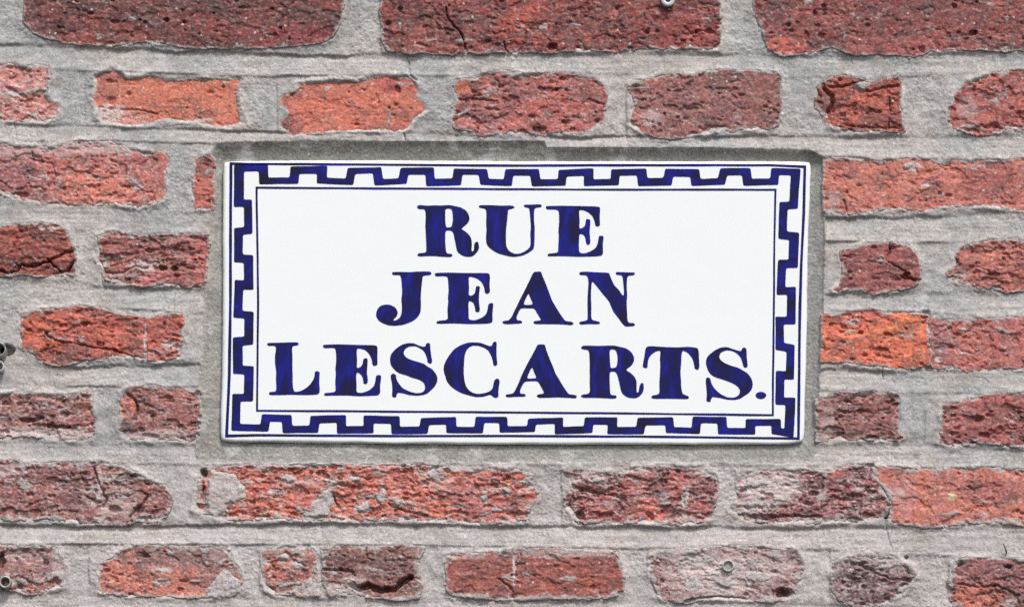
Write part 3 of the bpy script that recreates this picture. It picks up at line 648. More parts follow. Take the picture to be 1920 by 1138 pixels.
for bi, B in enumerate(BR):
    P = np.array(B['poly'], float)
    st = B['step']; mg = 7.0
    bx = axis(P[:, 0].min() - mg, P[:, 0].max() + mg, st, -30, 1950)
    by = axis(P[:, 1].min() - mg, P[:, 1].max() + mg, st, -30, 1168)
    X, Y = [m.astype(np.float32) for m in np.meshgrid(bx, by)]
    rs = np.random.RandomState(100 + bi); sd_ = 1000 + bi * 57
    d = sdf_poly(X, Y, P) + edge_noise(X, Y) - 2.0
    R, SR = B['rough'], B['strat']
    wxn = 9 * fbm(X, Y, 50, 2, sd_ + 1); wyn = 5 * fbm(X, Y, 40, 2, sd_ + 2)
    big = fbm(X, Y, 90, 3, sd_ + 3, ay=1.3)
    mid = fbm(X + wxn, Y + wyn, 34, 4, sd_ + 4, ay=1.0 + 0.8 * SR, gain=0.55)
    lay = fbm(X + wxn, Y + 1.6 * wyn, 80, 3, sd_ + 5, ay=1.5 + 2.2 * SR)
    rid = 1 - 2 * np.abs(fbm(X + wxn, Y + wyn, 17, 3, sd_ + 6, ay=1.0 + 0.8 * SR))
    fin = fbm(X, Y, 6.5, 2, sd_ + 7)
    tl = lay * 3.2
    ter = (np.floor(tl) + sstep(0.72, 1.0, tl - np.floor(tl))) / 3.2           # flakes: flat tops, sudden edges
    spk = fbm(X + wxn, Y + wyn, 16, 3, sd_ + 15, ay=1.3 + 0.5 * SR, gain=0.65)
    vz = sstep(-0.15, 0.35, fbm(X, Y, 75, 2, sd_ + 16))                          # worn smooth here, broken there
    H = 0.7 * R * big + 0.62 * R * mid + 0.62 * R * SR * ter + 0.22 * R * (rid - 0.5) + (0.10 + 0.20 * R) * (0.4 + 0.9 * vz) * fin + B['off']
    H -= 1.0 * R * vz * sstep(0.22, 0.32, spk)                                       # small chipped hollows
    # broken flakes: patches sunk with a sharp lip
    fl = fbm(X + wxn, Y + wyn, 46, 3, sd_ + 8, ay=1.6)
    H -= 1.0 * R * sstep(0.20, 0.25, fl)
    # pits
    for k in range(B['pits']):
        px, py = rs.uniform(P[:, 0].min(), P[:, 0].max()), rs.uniform(P[:, 1].min(), P[:, 1].max())
        r_ = rs.uniform(1.6, 4.2); a_ = rs.uniform(1.0, 2.2)
        dp = rs.uniform(0.6, 2.2)
        w = (slice(*np.searchsorted(by, [py - 2 * r_, py + 2 * r_])), slice(*np.searchsorted(bx, [px - 2 * r_ * a_, px + 2 * r_ * a_])))
        H[w] -= dp * sstep(1.2, 0.5, np.sqrt(((X[w] - px) / (r_ * a_)) ** 2 + ((Y[w] - py) / r_) ** 2))
    for (hx, hy, ra, rb, dp) in B['holes']:
        q = np.sqrt(((X - hx) / ra) ** 2 + ((Y - hy) / rb) ** 2) + 0.35 * fbm(X, Y, 9, 2, sd_ + 9)
        H -= dp * sstep(1.15, 0.7, q)
    for (pts, w_, dp) in B['cracks']:
        q = dist_line(X + 2.2 * fbm(X, Y, 12, 2, sd_ + 10), Y + 2.2 * fbm(X, Y, 12, 2, sd_ + 13), pts)
        H -= dp * sstep(w_ + 0.9, w_ * 0.35, q * (1 + 0.3 * fbm(X, Y, 20, 2, sd_ + 14)))
    # rounded, crumbled arris, then down behind the mortar
    din = np.clip(-d, 0, None)
    H -= B['arris'] * np.clip(1 - din / (7 + 4 * fbm(X, Y, 40, 2, sd_ + 11)), 0, 1) ** 2
    H -= np.clip(d + 0.5, 0, None) * 2.6
    H = np.maximum(H, -22.0)

    # ---- the clay's colour
    t1 = sstep(-0.28, 0.32, 0.75 * fbm(X + wxn, Y + wyn, 60, 4, sd_ + 20, ay=1.4) + 0.35 * mid)
    col = mixc(lin(B['c1']), lin(B['c2']), t1)
    for (cx, cy, ra, rb, cc, s_) in B['tints']:
        q = np.sqrt(((X - cx) / ra) ** 2 + ((Y - cy) / rb) ** 2) + 0.75 * fbm(X, Y, 30, 4, sd_ + 21, gain=0.6)
        col = mixc(col, lin(cc), s_ * sstep(1.15, 0.75, q))
    ds = fbm(X + wxn, Y + wyn, 15, 4, sd_ + 22, gain=0.62, ay=1.0 + 0.6 * SR)
    col = mixc(col, lin(B['c3']), np.clip(B['dark'] * 1.7, 0, 0.9) * sstep(0.06, 0.42, ds))
    lg = fbm(X, Y, 5, 3, sd_ + 23)
    col = col * (1 + 0.46 * lg + 0.34 * fbm(X + wxn, Y + wyn, 11, 3, sd_ + 24, ay=1.5))[..., None]
    gs = fbm(X + wxn, Y + wyn, 58, 5, sd_ + 27, gain=0.66, ay=1.5)
    col = mixc(col, lin((92, 74, 72)), (0.30 + 0.7 * B['dark']) * sstep(0.06, 0.34, gs))                 # grey-brown fired skin
    pk = fbm(X + wxn, Y + wyn, 9, 4, sd_ + 28, gain=0.66, ay=1.7)
    col = mixc(col, lin((206, 140, 130)), 0.55 * sstep(0.16, 0.45, pk))                                   # freshly broken pale clay
    # lime film: thin everywhere it clings, thicker in patches
    ln = fbm(X, Y, 24, 5, sd_ + 25, gain=0.68, ay=1.2)
    lf = fbm(X, Y, 7, 3, sd_ + 26, gain=0.6, ay=1.4)
    lm = B['lime'] * sstep(0.0, 0.34, 0.6 * ln + 0.65 * lf) * 1.15
    for (cx, cy, ra, rb, s_) in B['limes']:
        q = np.sqrt(((X - cx) / ra) ** 2 + ((Y - cy) / rb) ** 2) + 0.8 * ln + 0.35 * lf
        lm = np.maximum(lm, s_ * sstep(1.2, 0.7, q))
    lm = np.maximum(lm, (0.25 + 0.5 * B['lime']) * sstep(7, 0, din) * sstep(-0.1, 0.3, ln + 0.3 * lf))
    col = mixc(col, mixc(LIME2, LIME, sstep(-0.3, 0.3, lf)), np.clip(lm, 0, 0.95))
    lu = (0.35 * col[..., 0] + 0.45 * col[..., 1] + 0.20 * col[..., 2])[..., None]
    # grey mortar rubbed and splashed over the face, ragged at the edges
    rg = fbm(X, Y, 30, 5, sd_ + 30, gain=0.68, ay=1.2)
    low = 1.0 if P[:, 1].mean() > 860 else 0.0                                   # the lower courses are more smeared
    me_ = sstep(3.0, -1.0, din - 1.0 - (13 + low * 6) * np.clip(rg + 0.05 + 0.25 * B['lime'] + 0.08 * low, 0, 1))
    st_ = fbm(X + 2 * wxn, Y + wyn, 60, 5, sd_ + 31, gain=0.66, ay=2.6)
    me_ = np.maximum(me_, sstep(0.36, 0.46, st_ + 0.32 * (B['lime'] - 0.25) + 0.05 * low))
    mc_ = lin((176, 170, 168)) * (1 + 0.20 * lf + 0.15 * lg)[..., None]
    col = mixc(col, mc_, 0.88 * me_)
    H += 0.35 * me_
    col = np.clip((col * 0.84 + lu * 0.16 + 0.006) * 1.02, 0.008, 0.85)

    xa, xb, za, zb = wx(bx[0]), wx(bx[-1]), wz(by[-1]), wz(by[0])
    ev, ef = box_part(xa + 0.0002, xb - 0.0002, 0.0215, 0.098, za + 0.0002, zb - 0.0002)
    me = grid_mesh('brick', X, Y, H, col=col, extra=(ev, ef, lin(B['c1'])))
    obj('brick', me, MAT_BRICK, wall)

    # ---- what the mortar needs to know
    sl = window(P[:, 0].min() - 45, P[:, 0].max() + 45, P[:, 1].min() - 45, P[:, 1].max() + 45)
    if MIND[sl].size:
        MIND[sl] = np.minimum(MIND[sl], sdf_poly(GX[sl], GY[sl], P) + EDGE_N[sl] - 2.0)

# ------------------------------------------------ mortar height field
dbed = sdf_poly(GX, GY, BED) + (1.2 + 4.0 * sstep(840, 860, GY)) * fbm(GX, GY, 40, 3, 71) + 0.5 * fbm(GX, GY, 8, 2, 72)
dsign = sdf_poly(GX, GY, SIGN)
slow = fbm(GX, GY, 120, 3, 60)
sand = fbm(GX, GY, 5.0, 2, 61)
lump = fbm(GX, GY, 22, 3, 62)
streak = fbm(GX, GY, 150, 4, 63, ay=14.0, gain=0.6)
coarse = 0.18 + 0.75 * sstep(-0.3, 0.3, fbm(GX, GY, 110, 3, 59))
grit = fbm(GX, GY, 8.5, 3, 58, gain=0.6)
HM = -1.3 + 0.9 * slow + 0.70 * lump + coarse * (0.45 * sand + 0.35 * grit)            # head joints and daubs
ribm = np.zeros_like(GX)
BOLD = [  # how boldly each bed joint was struck, along x
    [(-350, .5), (0, .6), (250, 1.0), (700, .9), (900, .45), (1440, .5), (1600, .35), (2260, .3)],
    [(-350, .3), (300, .5), (450, .8), (700, .5), (1000, .3), (1030, .9), (1440, .7), (1560, .8), (1740, .5), (2260, .3)],
    [(-350, .25), (400, .2), (1520, 1.0), (1800, .8), (1920, .4), (2260, .3)],
    [(-350, .2), (150, .25), (200, .8), (400, 1.0), (1520, .4), (1700, .5), (1920, .35)],
    [(-350, .2), (110, .3), (140, 1.0), (400, 1.0), (1520, .9), (1650, .7), (1700, .25), (2260, .2)],
    [(-350, .2), (300, .3), (390, .4), (1520, .4), (2260, .3)],
    [(-350, 1.1), (0, 1.2), (500, 1.2), (900, .9), (1200, .7), (1500, .6), (1650, .8), (1800, .4), (2260, .3)],
    [(-350, .4), (2260, .4)], [(-350, .5), (2260, .5)]]
for k, rb in enumerate(RIB):
    a = np.array(rb, float); bo = np.array(BOLD[k], float)
    w = window(X0, X1 + 1, a[:, 1].min() - 25, a[:, 2].max() + 25)
    g1 = gx[None, :]; zz = np.full_like(g1, 40.0 * k)
    wob = 4.5 * fbm(g1, zz, 80, 4, 80 + k) + 1.8 * fbm(g1, zz, 14, 3, 90 + k)
    strong = 0.86 * np.interp(gx, bo[:, 0], bo[:, 1])[None, :] * (0.8 + 0.9 * fbm(g1, zz, 120, 4, 280 + k, gain=0.6))
    strong = np.clip(strong, 0.05, 1.5)
    yt = np.interp(gx, a[:, 0], a[:, 1])[None, :] + wob
    yb = np.interp(gx, a[:, 0], a[:, 2])[None, :] + (1.2 + 1.6 * np.clip(1 - strong, 0, 1)) * fbm(g1, zz, 60, 3, 180 + k)
    t = (GY[w] - yt) / (yb - yt)
    top_, bot_ = -1.2 - 2.5 * strong, -1.1 + 1.25 * strong
    prof = top_ + (bot_ - top_) * np.clip(t, 0, 1) ** 0.85
    prof = prof + 0.38 * streak[w] + coarse[w] * (0.36 * sand[w] + 0.28 * grit[w]) + 0.5 * lump[w] + 0.6 * slow[w]
    soft = 0.05 + 0.28 * np.clip(1 - strong, 0, 1)
    msk = sstep(0, 1, (t + soft) / (soft + 0.03)) * sstep(1, 0, (t - 1.0) / (0.04 + soft * 0.6))
    HM[w] = HM[w] * (1 - msk) + prof * msk
    ribm[w] = np.maximum(ribm[w], msk * np.clip(strong, 0, 1))
# crust: mortar squeezed over the arrises, thin broken lips
HM += 0.6 * sstep(16, 2, MIND) * (1 - ribm)
lip = sstep(8, 1.0, np.abs(MIND + 0.5 + 2.5 * fbm(GX, GY, 45, 2, 69))) * sstep(-0.2, 0.3, fbm(GX, GY, 42, 3, 64))
HM += 0.95 * lip * (1 - 0.30 * ribm)
for (vx, va, vb, dp) in VGROOVE:
    w = window(vx - 25, vx + 25, va - 14, vb + 14)
    u = GX[w] - vx - 2.5 * fbm(GX[w] * 0 + vx, GY[w], 50, 3, 65)
    HM[w] -= 1.3 * dp * sstep(-15, 0, u) * sstep(3.5, 0.8, u) * sstep(va - 12, va + 12, GY[w]) * sstep(vb + 12, vb - 12, GY[w])
SEAM = [[(1736, 586), (1736, 610), (1740, 630), (1742, 662), (1742, 690)], [(1632, 874), (1645, 898), (1660, 922), (1668, 945), (1665, 960)]]
for pts in SEAM:
    w = window(1600, 1790, min(p[1] for p in pts) - 5, max(p[1] for p in pts) + 5)
    HM[w] -= 3.0 * sstep(10, 4, dist_line(GX[w], GY[w], pts))
for (pts, w_, dp) in MCRACK:
    bx0 = min(p[0] for p in pts) - 10; bx1 = max(p[0] for p in pts) + 10; by0 = min(p[1] for p in pts) - 10; by1 = max(p[1] for p in pts) + 10
    sl = window(bx0, bx1, by0, by1)
    HM[sl] -= dp * sstep(w_ + 1.0, w_ * 0.3, dist_line(GX[sl] + 1.5 * fbm(GX[sl], GY[sl], 10, 2, 66), GY[sl], pts))
# inside the brick outlines the mortar dives under the brick, except where it is daubed on
fe = np.clip(-MIND, 0, None)
dive = fe * (0.16 + 0.10 * fbm(GX, GY, 30, 2, 57)) + np.clip(fe - 7, 0, None) * 1.2        # feathers out over the arris
sm = np.full(GX.shape, 60.0)
for pl in SMEAR:
    a = np.array(pl)
    sl = window(a[:, 0].min() - 30, a[:, 0].max() + 30, a[:, 1].min() - 30, a[:, 1].max() + 30)
    sm[sl] = np.minimum(sm[sl], sdf_poly(GX[sl], GY[sl], pl) + 5.0 * fbm(GX[sl], GY[sl], 18, 3, 67) + 2.0 * fbm(GX[sl], GY[sl], 6, 2, 68))
HS = 0.35 + 0.9 * lump + 0.4 * grit + 0.25 * sand + 0.4 * slow - np.clip(sm + 3, 0, None) * 0.35
HM = np.where(MIND < 0, np.maximum(HM - dive, HS), np.maximum(HM, np.where(sm < 3, HS * 0.5 - 1.0, -99)))
HM = np.maximum(HM, -12.0)
for (hx, hy, ra, rb, dp) in MHOLE:
    q = np.sqrt(((GX - hx) / ra) ** 2 + ((GY - hy) / rb) ** 2) + 0.3 * lump
    HM -= dp * sstep(1.2, 0.75, q)
# the sign's bed: a trowelled hollow that falls from the wall's face to the tile's edge
bw = np.clip(-dbed, 0, None); sgn = np.clip(dsign, 0, None)
tb = bw / (bw + sgn + 1e-6)                                     # 0 at the bed's rim, 1 at the tile
bdep = 3.4 + 2.6 * sstep(330, 290, GY) - 1.6 * sstep(800, 840, GY)
HB = -0.9 - bdep * np.clip(tb, 0, 1) ** 0.75 + 0.35 * sand + 0.22 * grit + 0.30 * lump + 0.30 * fbm(GX, GY, 60, 3, 73) + 0.3 * streak * sstep(330, 300, GY)
HB -= 1.5 * sstep(0.0, 4.0, bw) * sstep(1500, 1525, GX) * sstep(850, 780, GY)         # crisper cut on the right
HB -= 2.2 * sstep(0.0, 3.0, bw) * sstep(300, 270, GY) * sstep(1010, 1030, GX)
HB += 0.9 * sstep(5, 1, sgn) * sstep(-0.2, 0.4, fbm(GX, GY, 50, 3, 74))
inb = dbed < 0
HM = np.where(inb, HB, HM)

# ------------------------------------------------ mortar colour
cm = fbm(GX, GY, 180, 4, 75); cs = fbm(GX, GY, 14, 3, 76); cf = fbm(GX, GY, 4.0, 2, 77)
warm = sstep(-0.35, 0.35, cm)
mcol = mixc(lin((168, 167, 167)), lin((183, 177, 174)), warm)
mcol = mixc(mcol, lin((194, 185, 184)), 0.55 * sstep(700, 1000, GY + 120 * cm) )
mcol = mixc(mcol, lin((150, 142, 132)), 0.5 * ribm * sstep(0.0, 0.5, streak))
mcol = mixc(mcol, lin((178, 140, 132)), 0.35 * sstep(9, 1, MIND) * sstep(-0.1, 0.4, cs))        # brick dust at the arrises
mcol = mixc(mcol, lin((206, 200, 196)), 0.55 * lip * sstep(-0.25, 0.25, cs + 0.4 * cf))                          # paler lime colour along the lips
mcol = mcol * (1 + 0.16 * cs + 0.19 * cf)[..., None]
bcol = mixc(lin((149, 147, 143)), lin((166, 162, 157)), sstep(-0.3, 0.4, fbm(GX, GY, 70, 4, 78, ay=2.0)))
bcol = mixc(bcol, lin((148, 147, 145)), 0.8 * sstep(1480, 1520, GX))  # right strip's shading put into its colour
bcol = mixc(bcol, lin((126, 123, 118)), 0.8 * sstep(330, 290, GY))                                # shade of the down-facing strip above the tile, put into its colour
bcol = bcol * (1 + 0.10 * cs + 0.18 * cf)[..., None]
mcol = mixc(mcol, bcol, sstep(5, -7, dbed + 5 * cs + 4 * lump))
gk = fbm(GX, GY, 5.5, 2, 79)
mcol = mcol * (1 - 0.32 * sstep(0.44, 0.60, gk) + 0.28 * sstep(-0.40, -0.56, gk))[..., None]                     # dark and pale grit
stn = fbm(GX, GY, 90, 5, 81, gain=0.62, ay=1.8)
mcol = mixc(mcol, mcol * np.array([0.84, 0.81, 0.77]), 0.8 * sstep(0.12, 0.45, stn))                               # damp brown stains
mcol = mixc(mcol, lin((196, 193, 192)), 0.5 * sstep(0.14, 0.42, fbm(GX, GY, 55, 5, 82, gain=0.64)))              # lime bloom
mcol = np.clip(mcol, 0.02, 0.8)

vis = ((MIND > -15) | (sm < 6)) & (dsign > -9)
vq = vis[:-1, :-1] | vis[1:, :-1] | vis[1:, 1:] | vis[:-1, 1:]
bq = inb[:-1, :-1]
cv, cf_ = box_part(wx(X0) + 0.002, wx(X1) - 0.002, 0.03, 0.09, wz(Y1) + 0.002, wz(Y0) - 0.002)
obj('mortar', grid_mesh('mortar', GX, GY, HM, keep=vq & ~bq, col=mcol, extra=(cv, cf_, lin((160, 152, 148)))), MAT_MORTAR, wall)
bed = obj('sign_bed', grid_mesh('sign_bed', GX, GY, HM, keep=vq & bq, col=mcol), MAT_MORTAR, wall)
bed['label'] = 'smooth darker grey cement surround of the sign'
del GX, GY, HM, mcol, bcol, MIND, EDGE_N, dbed, dsign, slow, sand, lump, streak, cm, cs, cf, sm, HS, HB

# ==============================================================================================
# THE STREET SIGN
# ==============================================================================================
sign = thing('street_name_sign', 'white glazed ceramic street name sign with dark blue lettering and key border', 'street sign')
FACE = 0.6          # mm in front of the wall plane
PAINT = FACE + 0.12


def chaikin(p, n=2, q=0.22):
    p = np.asarray(p, float)
    for _ in range(n):
        a = p; b = np.roll(p, -1, 0)
        p = np.stack([a * (1 - q) + b * q, a * q + b * (1 - q)], 1).reshape(-1, 2)
    return p


# perspective: things nearer than the wall plane are drawn slightly larger; bring traced points back to their own plane
def plane(px, py, h_mm):
    k = (D_CAM - h_mm * MM) / D_CAM
    cx, cz = SIDE, ZC - DROP
    return cx + (wx(px) - cx) * k, cz + (wz(py) - cz) * k


def tile_mesh():
    o = chaikin(SIGN, 3, 0.25)
    # resample evenly
    L = np.sqrt((np.diff(np.vstack([o, o[:1]]), axis=0) ** 2).sum(1)); s = np.concatenate([[0], np.cumsum(L)])
    n = 900; u = np.linspace(0, s[-1], n, endpoint=False)
    oo = np.vstack([o, o[:1]])
    x = np.interp(u, s, oo[:, 0]); y = np.interp(u, s, oo[:, 1])
    tx, ty = np.roll(x, -3) - np.roll(x, 3), np.roll(y, -3) - np.roll(y, 3)
    l = np.hypot(tx, ty); nx, ny = -ty / l, tx / l            # inward normal for this winding
    cxm, cym = x.mean(), y.mean()
    sg = np.sign((nx * (cxm - x) + ny * (cym - y)).sum()); nx *= sg; ny *= sg
    wob = 1.1 * fbm(u, u * 0, 90, 3, 5) + 0.35 * fbm(u, u * 0, 16, 2, 6)
    x = x + nx * wob; y = y + ny * wob
    rad = 6.5 + 1.6 * fbm(u, u * 0 + 50, 120, 2, 7)            # px
    rings = []
    hs_ = []
    rings.append((x, y, np.full(n, -9.0)))
    for a in np.linspace(0, math.pi / 2, 9):
        ins = rad * (1 - math.cos(a)); hh = FACE - rad * S / MM * (1 - math.sin(a))
        rings.append((x + nx * ins, y + ny * ins, hh))
    co = []
    for (rx, ry, rh) in rings:
        X_, Z_ = plane(rx, ry, rh)
        co.append(np.stack([X_, -rh * MM, Z_], 1))
    m = len(rings)
    verts = np.concatenate(co)
    faces = []
    for k in range(m - 1):
        for i in range(n):
            j = (i + 1) % n
            faces.append((k * n + i, (k + 1) * n + i, (k + 1) * n + j, k * n + j))
    faces.append(tuple((m - 1) * n + i for i in range(n))[::-1])
    faces.append(tuple(range(n)))
    me = bpy.data.meshes.new('tile')
    me.from_pydata(verts.tolist(), [], faces)
    me.polygons.foreach_set('use_smooth', [True] * (len(faces) - 2) + [False, False])
    me.update()
    # make the normals face outwards
    import bmesh
    bm = bmesh.new(); bm.from_mesh(me); bmesh.ops.recalc_face_normals(bm, faces=bm.faces); bm.to_mesh(me); bm.free()
    return me


obj('tile', tile_mesh(), MAT_TILE, sign)


def paint_obj(name, loops, mat, label=None, parent=sign):
    """flat brush-painted shape: outline and counters filled, a tenth of a millimetre proud of the glaze"""
    cu = bpy.data.curves.new(name, 'CURVE')
    cu.dimensions = '2D'; cu.fill_mode = 'BOTH'; cu.extrude = 0.00005
    for lp in loops:
        lp = np.asarray(lp, float)
        X_, Z_ = plane(lp[:, 0], lp[:, 1], PAINT)
        sp = cu.splines.new('POLY'); sp.points.add(len(lp) - 1); sp.use_cyclic_u = True
        buf = np.zeros((len(lp), 4), np.float32); buf[:, 0] = X_; buf[:, 1] = Z_ - ZC; buf[:, 3] = 1
        sp.points.foreach_set('co', buf.reshape(-1))
    tmp = bpy.data.objects.new('tmp', cu); C.objects.link(tmp)
    dg = bpy.context.evaluated_depsgraph_get(); dg.update()
    src = tmp.evaluated_get(dg).to_mesh()
    n = len(src.vertices); v = np.zeros(n * 3, np.float32); src.vertices.foreach_get('co', v); v = v.reshape(-1, 3)
    co = np.stack([v[:, 0], -(PAINT * MM) - v[:, 2], v[:, 1] + ZC], 1)
    fs = [tuple(p.vertices) for p in src.polygons]
    tmp.evaluated_get(dg).to_mesh_clear()
    bpy.data.objects.remove(tmp); bpy.data.curves.remove(cu)
    me = bpy.data.meshes.new(name); me.from_pydata(co.tolist(), [], fs); me.update()
    o = obj(name, me, mat, parent)
    if label:
        o['label'] = label
    return o


def brush(loop, ox, oy, k, seed):
    """crop coordinates -> photo pixels, softened corners and a slightly wavering hand"""
    p = chaikin(loop, 2, 0.20) * k + np.array([ox, oy])
    s = np.arange(len(p)) * 2.0
    p[:, 0] += 0.35 * fbm(s, s * 0 + seed, 14, 2, 300 + seed); p[:, 1] += 0.35 * fbm(s, s * 0 + seed, 14, 2, 400 + seed)
    return p


K1, K3, K4, K7, K8 = 200 / 1897, 0.125, 270 / 1920, 280 / 1920, 260 / 1920
LET = []
LET.append(('R', 'letter R of the top line', 770, 370, K1, [
    [(110, 175), (125, 145), (180, 138), (300, 150), (460, 142), (560, 148), (690, 135), (800, 160), (890, 180), (970, 220), (1025, 290), (1050, 370), (1035, 430), (980, 500), (895, 562), (980, 610), (1050, 680),
     (1085, 750), (1090, 850), (1080, 940), (1102, 970), (1125, 930), (1125, 850), (1145, 800), (1185, 785), (1210, 820), (1217, 900), (1195, 960), (1140, 1025), (1080, 1060), (960, 1055), (890, 1020), (830, 970),
     (805, 880), (785, 770), (765, 650), (735, 605), (690, 590), (630, 595), (615, 650), (615, 800), (625, 930), (640, 1000), (730, 1005), (748, 1035), (720, 1065), (600, 1062), (450, 1048), (300, 1045), (150, 1055),
     (112, 1025), (140, 992), (260, 985), (280, 950), (275, 800), (268, 640), (262, 500), (268, 350), (265, 250), (240, 212), (140, 212)],
    [(615, 210), (690, 200), (730, 220), (745, 280), (752, 400), (735, 500), (715, 530), (635, 540), (622, 480), (615, 350)]]))
LET.append(('U', 'letter U', 950, 370, K1, [
    [(-502, 160), (-467, 140), (-307, 140), (-67, 150), (93, 145), (148, 175), (123, 200), (28, 220), (23, 250), (8, 450), (-12, 620), (-12, 780), (-7, 870), (33, 948), (110, 995), (190, 1008), (280, 985), (370, 930),
     (415, 880), (428, 800), (418, 660), (430, 500), (415, 300), (405, 210), (380, 188), (320, 178), (302, 150), (325, 132), (450, 132), (600, 122), (632, 150), (605, 180), (510, 190), (492, 230), (485, 380), (500, 550),
     (495, 700), (490, 880), (470, 930), (390, 990), (280, 1040), (150, 1062), (33, 1050), (-157, 1000), (-257, 940), (-317, 890), (-362, 820), (-367, 680), (-357, 580), (-367, 480), (-357, 300), (-367, 220),
     (-407, 198), (-477, 190)]]))
LET.append(('E', 'letter E of the top line', 950, 370, K1, [
    [(697, 165), (720, 155), (880, 150), (1300, 158), (1640, 162), (1665, 200), (1655, 350), (1663, 490), (1640, 515), (1605, 522), (1575, 505), (1562, 420), (1520, 330), (1450, 270), (1380, 238), (1290, 225),
     (1288, 320), (1298, 400), (1292, 555), (1340, 550), (1390, 510), (1405, 440), (1412, 390), (1450, 388), (1485, 395), (1490, 450), (1475, 600), (1482, 700), (1490, 800), (1470, 845), (1430, 845), (1408, 800),
     (1400, 730), (1370, 670), (1300, 645), (1290, 720), (1285, 850), (1290, 985), (1370, 998), (1480, 965), (1570, 915), (1610, 850), (1630, 760), (1640, 690), (1680, 680), (1722, 692), (1725, 730), (1710, 850),
     (1718, 1000), (1690, 1040), (1600, 1050), (1300, 1060), (1000, 1045), (740, 1050), (725, 1035), (740, 1000), (860, 990), (915, 975), (920, 850), (930, 700), (920, 600), (935, 450), (930, 300), (920, 235),
     (860, 220), (720, 222), (697, 195)]]))
LET.append(('J', 'letter J', 700, 500, K3, [
    [(280, 95), (290, 78), (400, 78), (550, 82), (650, 72), (840, 70), (875, 90), (870, 115), (840, 128), (740, 140), (735, 200), (720, 330), (712, 450), (715, 600), (710, 680), (680, 740), (620, 800), (540, 840),
     (440, 875), (320, 888), (220, 880), (130, 845), (70, 800), (38, 740), (45, 670), (80, 610), (140, 572), (210, 565), (280, 580), (340, 620), (368, 680), (355, 740), (310, 785), (300, 808), (350, 800), (400, 760),
     (425, 700), (430, 600), (420, 500), (432, 380), (425, 250), (415, 160), (400, 125), (300, 130), (285, 115)]]))
LET.append(('E', 'letter E of the middle line', 700, 500, K3, [
    [(920, 110), (940, 92), (1120, 88), (1400, 98), (1700, 92), (1740, 105), (1752, 160), (1742, 290), (1750, 370), (1735, 400), (1705, 408), (1675, 395), (1665, 320), (1630, 240), (1570, 185), (1500, 160), (1432, 148),
     (1432, 250), (1438, 330), (1430, 430), (1480, 435), (1520, 400), (1530, 350), (1540, 295), (1585, 290), (1600, 310), (1588, 400), (1585, 520), (1600, 640), (1590, 675), (1560, 685), (1530, 670), (1525, 600),
     (1500, 540), (1440, 510), (1425, 560), (1430, 700), (1430, 795), (1520, 805), (1620, 770), (1690, 715), (1712, 650), (1725, 560), (1770, 540), (1800, 550), (1798, 600), (1785, 720), (1792, 810), (1770, 845),
     (1700, 855), (1450, 862), (1200, 850), (960, 858), (942, 840), (965, 810), (1110, 800), (1118, 740), (1110, 650), (1125, 520), (1118, 480), (1130, 350), (1120, 200), (1110, 150), (1040, 142), (950, 148),
     (925, 135)]]))
LET.append(('A', 'letter A of the middle line', 930, 500, K4, [
    [(500, 70), (560, 62), (600, 68), (612, 100), (650, 190), (700, 320), (730, 400), (740, 440), (800, 540), (870, 650), (920, 720), (960, 730), (1010, 732), (1035, 755), (1015, 780), (920, 772), (800, 765), (640, 765),
     (520, 768), (497, 745), (510, 722), (600, 715), (590, 690), (550, 620), (510, 555), (420, 555), (330, 555), (300, 610), (275, 670), (278, 715), (330, 715), (352, 735), (340, 758), (250, 762), (110, 768), (82, 745),
     (95, 722), (170, 715), (205, 680), (250, 580), (300, 480), (360, 360), (420, 240), (460, 160)],
    [(430, 350), (450, 400), (495, 505), (430, 510), (362, 505)]]))
LET.append(('N', 'letter N', 930, 500, K4, [
    [(1107, 95), (1120, 70), (1200, 65), (1350, 75), (1500, 78), (1515, 100), (1540, 170), (1580, 250), (1640, 310), (1670, 360), (1703, 392), (1708, 330), (1698, 220), (1690, 140), (1670, 115), (1610, 112), (1592, 92),
     (1605, 70), (1700, 75), (1840, 75), (1857, 95), (1840, 115), (1765, 122), (1748, 150), (1742, 260), (1750, 370), (1742, 500), (1750, 640), (1755, 720), (1775, 748), (1840, 750), (1857, 770), (1840, 792),
     (1740, 798), (1710, 788), (1670, 740), (1620, 670), (1565, 600), (1540, 540), (1515, 480), (1480, 430), (1420, 360), (1340, 260), (1285, 195), (1275, 230), (1265, 380), (1272, 550), (1270, 650), (1280, 710),
     (1340, 725), (1385, 735), (1388, 755), (1360, 768), (1260, 765), (1130, 775), (1107, 755), (1120, 730), (1200, 722), (1225, 700), (1222, 600), (1220, 450), (1228, 300), (1235, 220), (1225, 150), (1205, 115),
     (1120, 112)]]))
LET.append(('L', 'letter L', 490, 630, K3, [
    [(82, 125), (95, 102), (200, 98), (350, 95), (545, 90), (563, 115), (545, 140), (468, 150), (460, 200), (468, 300), (465, 450), (472, 600), (470, 740), (490, 835), (550, 835), (640, 800), (720, 740), (775, 660),
     (800, 600), (800, 535), (835, 520), (875, 535), (875, 580), (868, 700), (880, 810), (860, 870), (800, 880), (600, 885), (450, 878), (300, 885), (130, 885), (110, 860), (125, 838), (220, 830), (225, 760), (218, 650),
     (225, 540), (205, 420), (203, 300), (218, 210), (218, 160), (190, 145), (110, 152)]]))
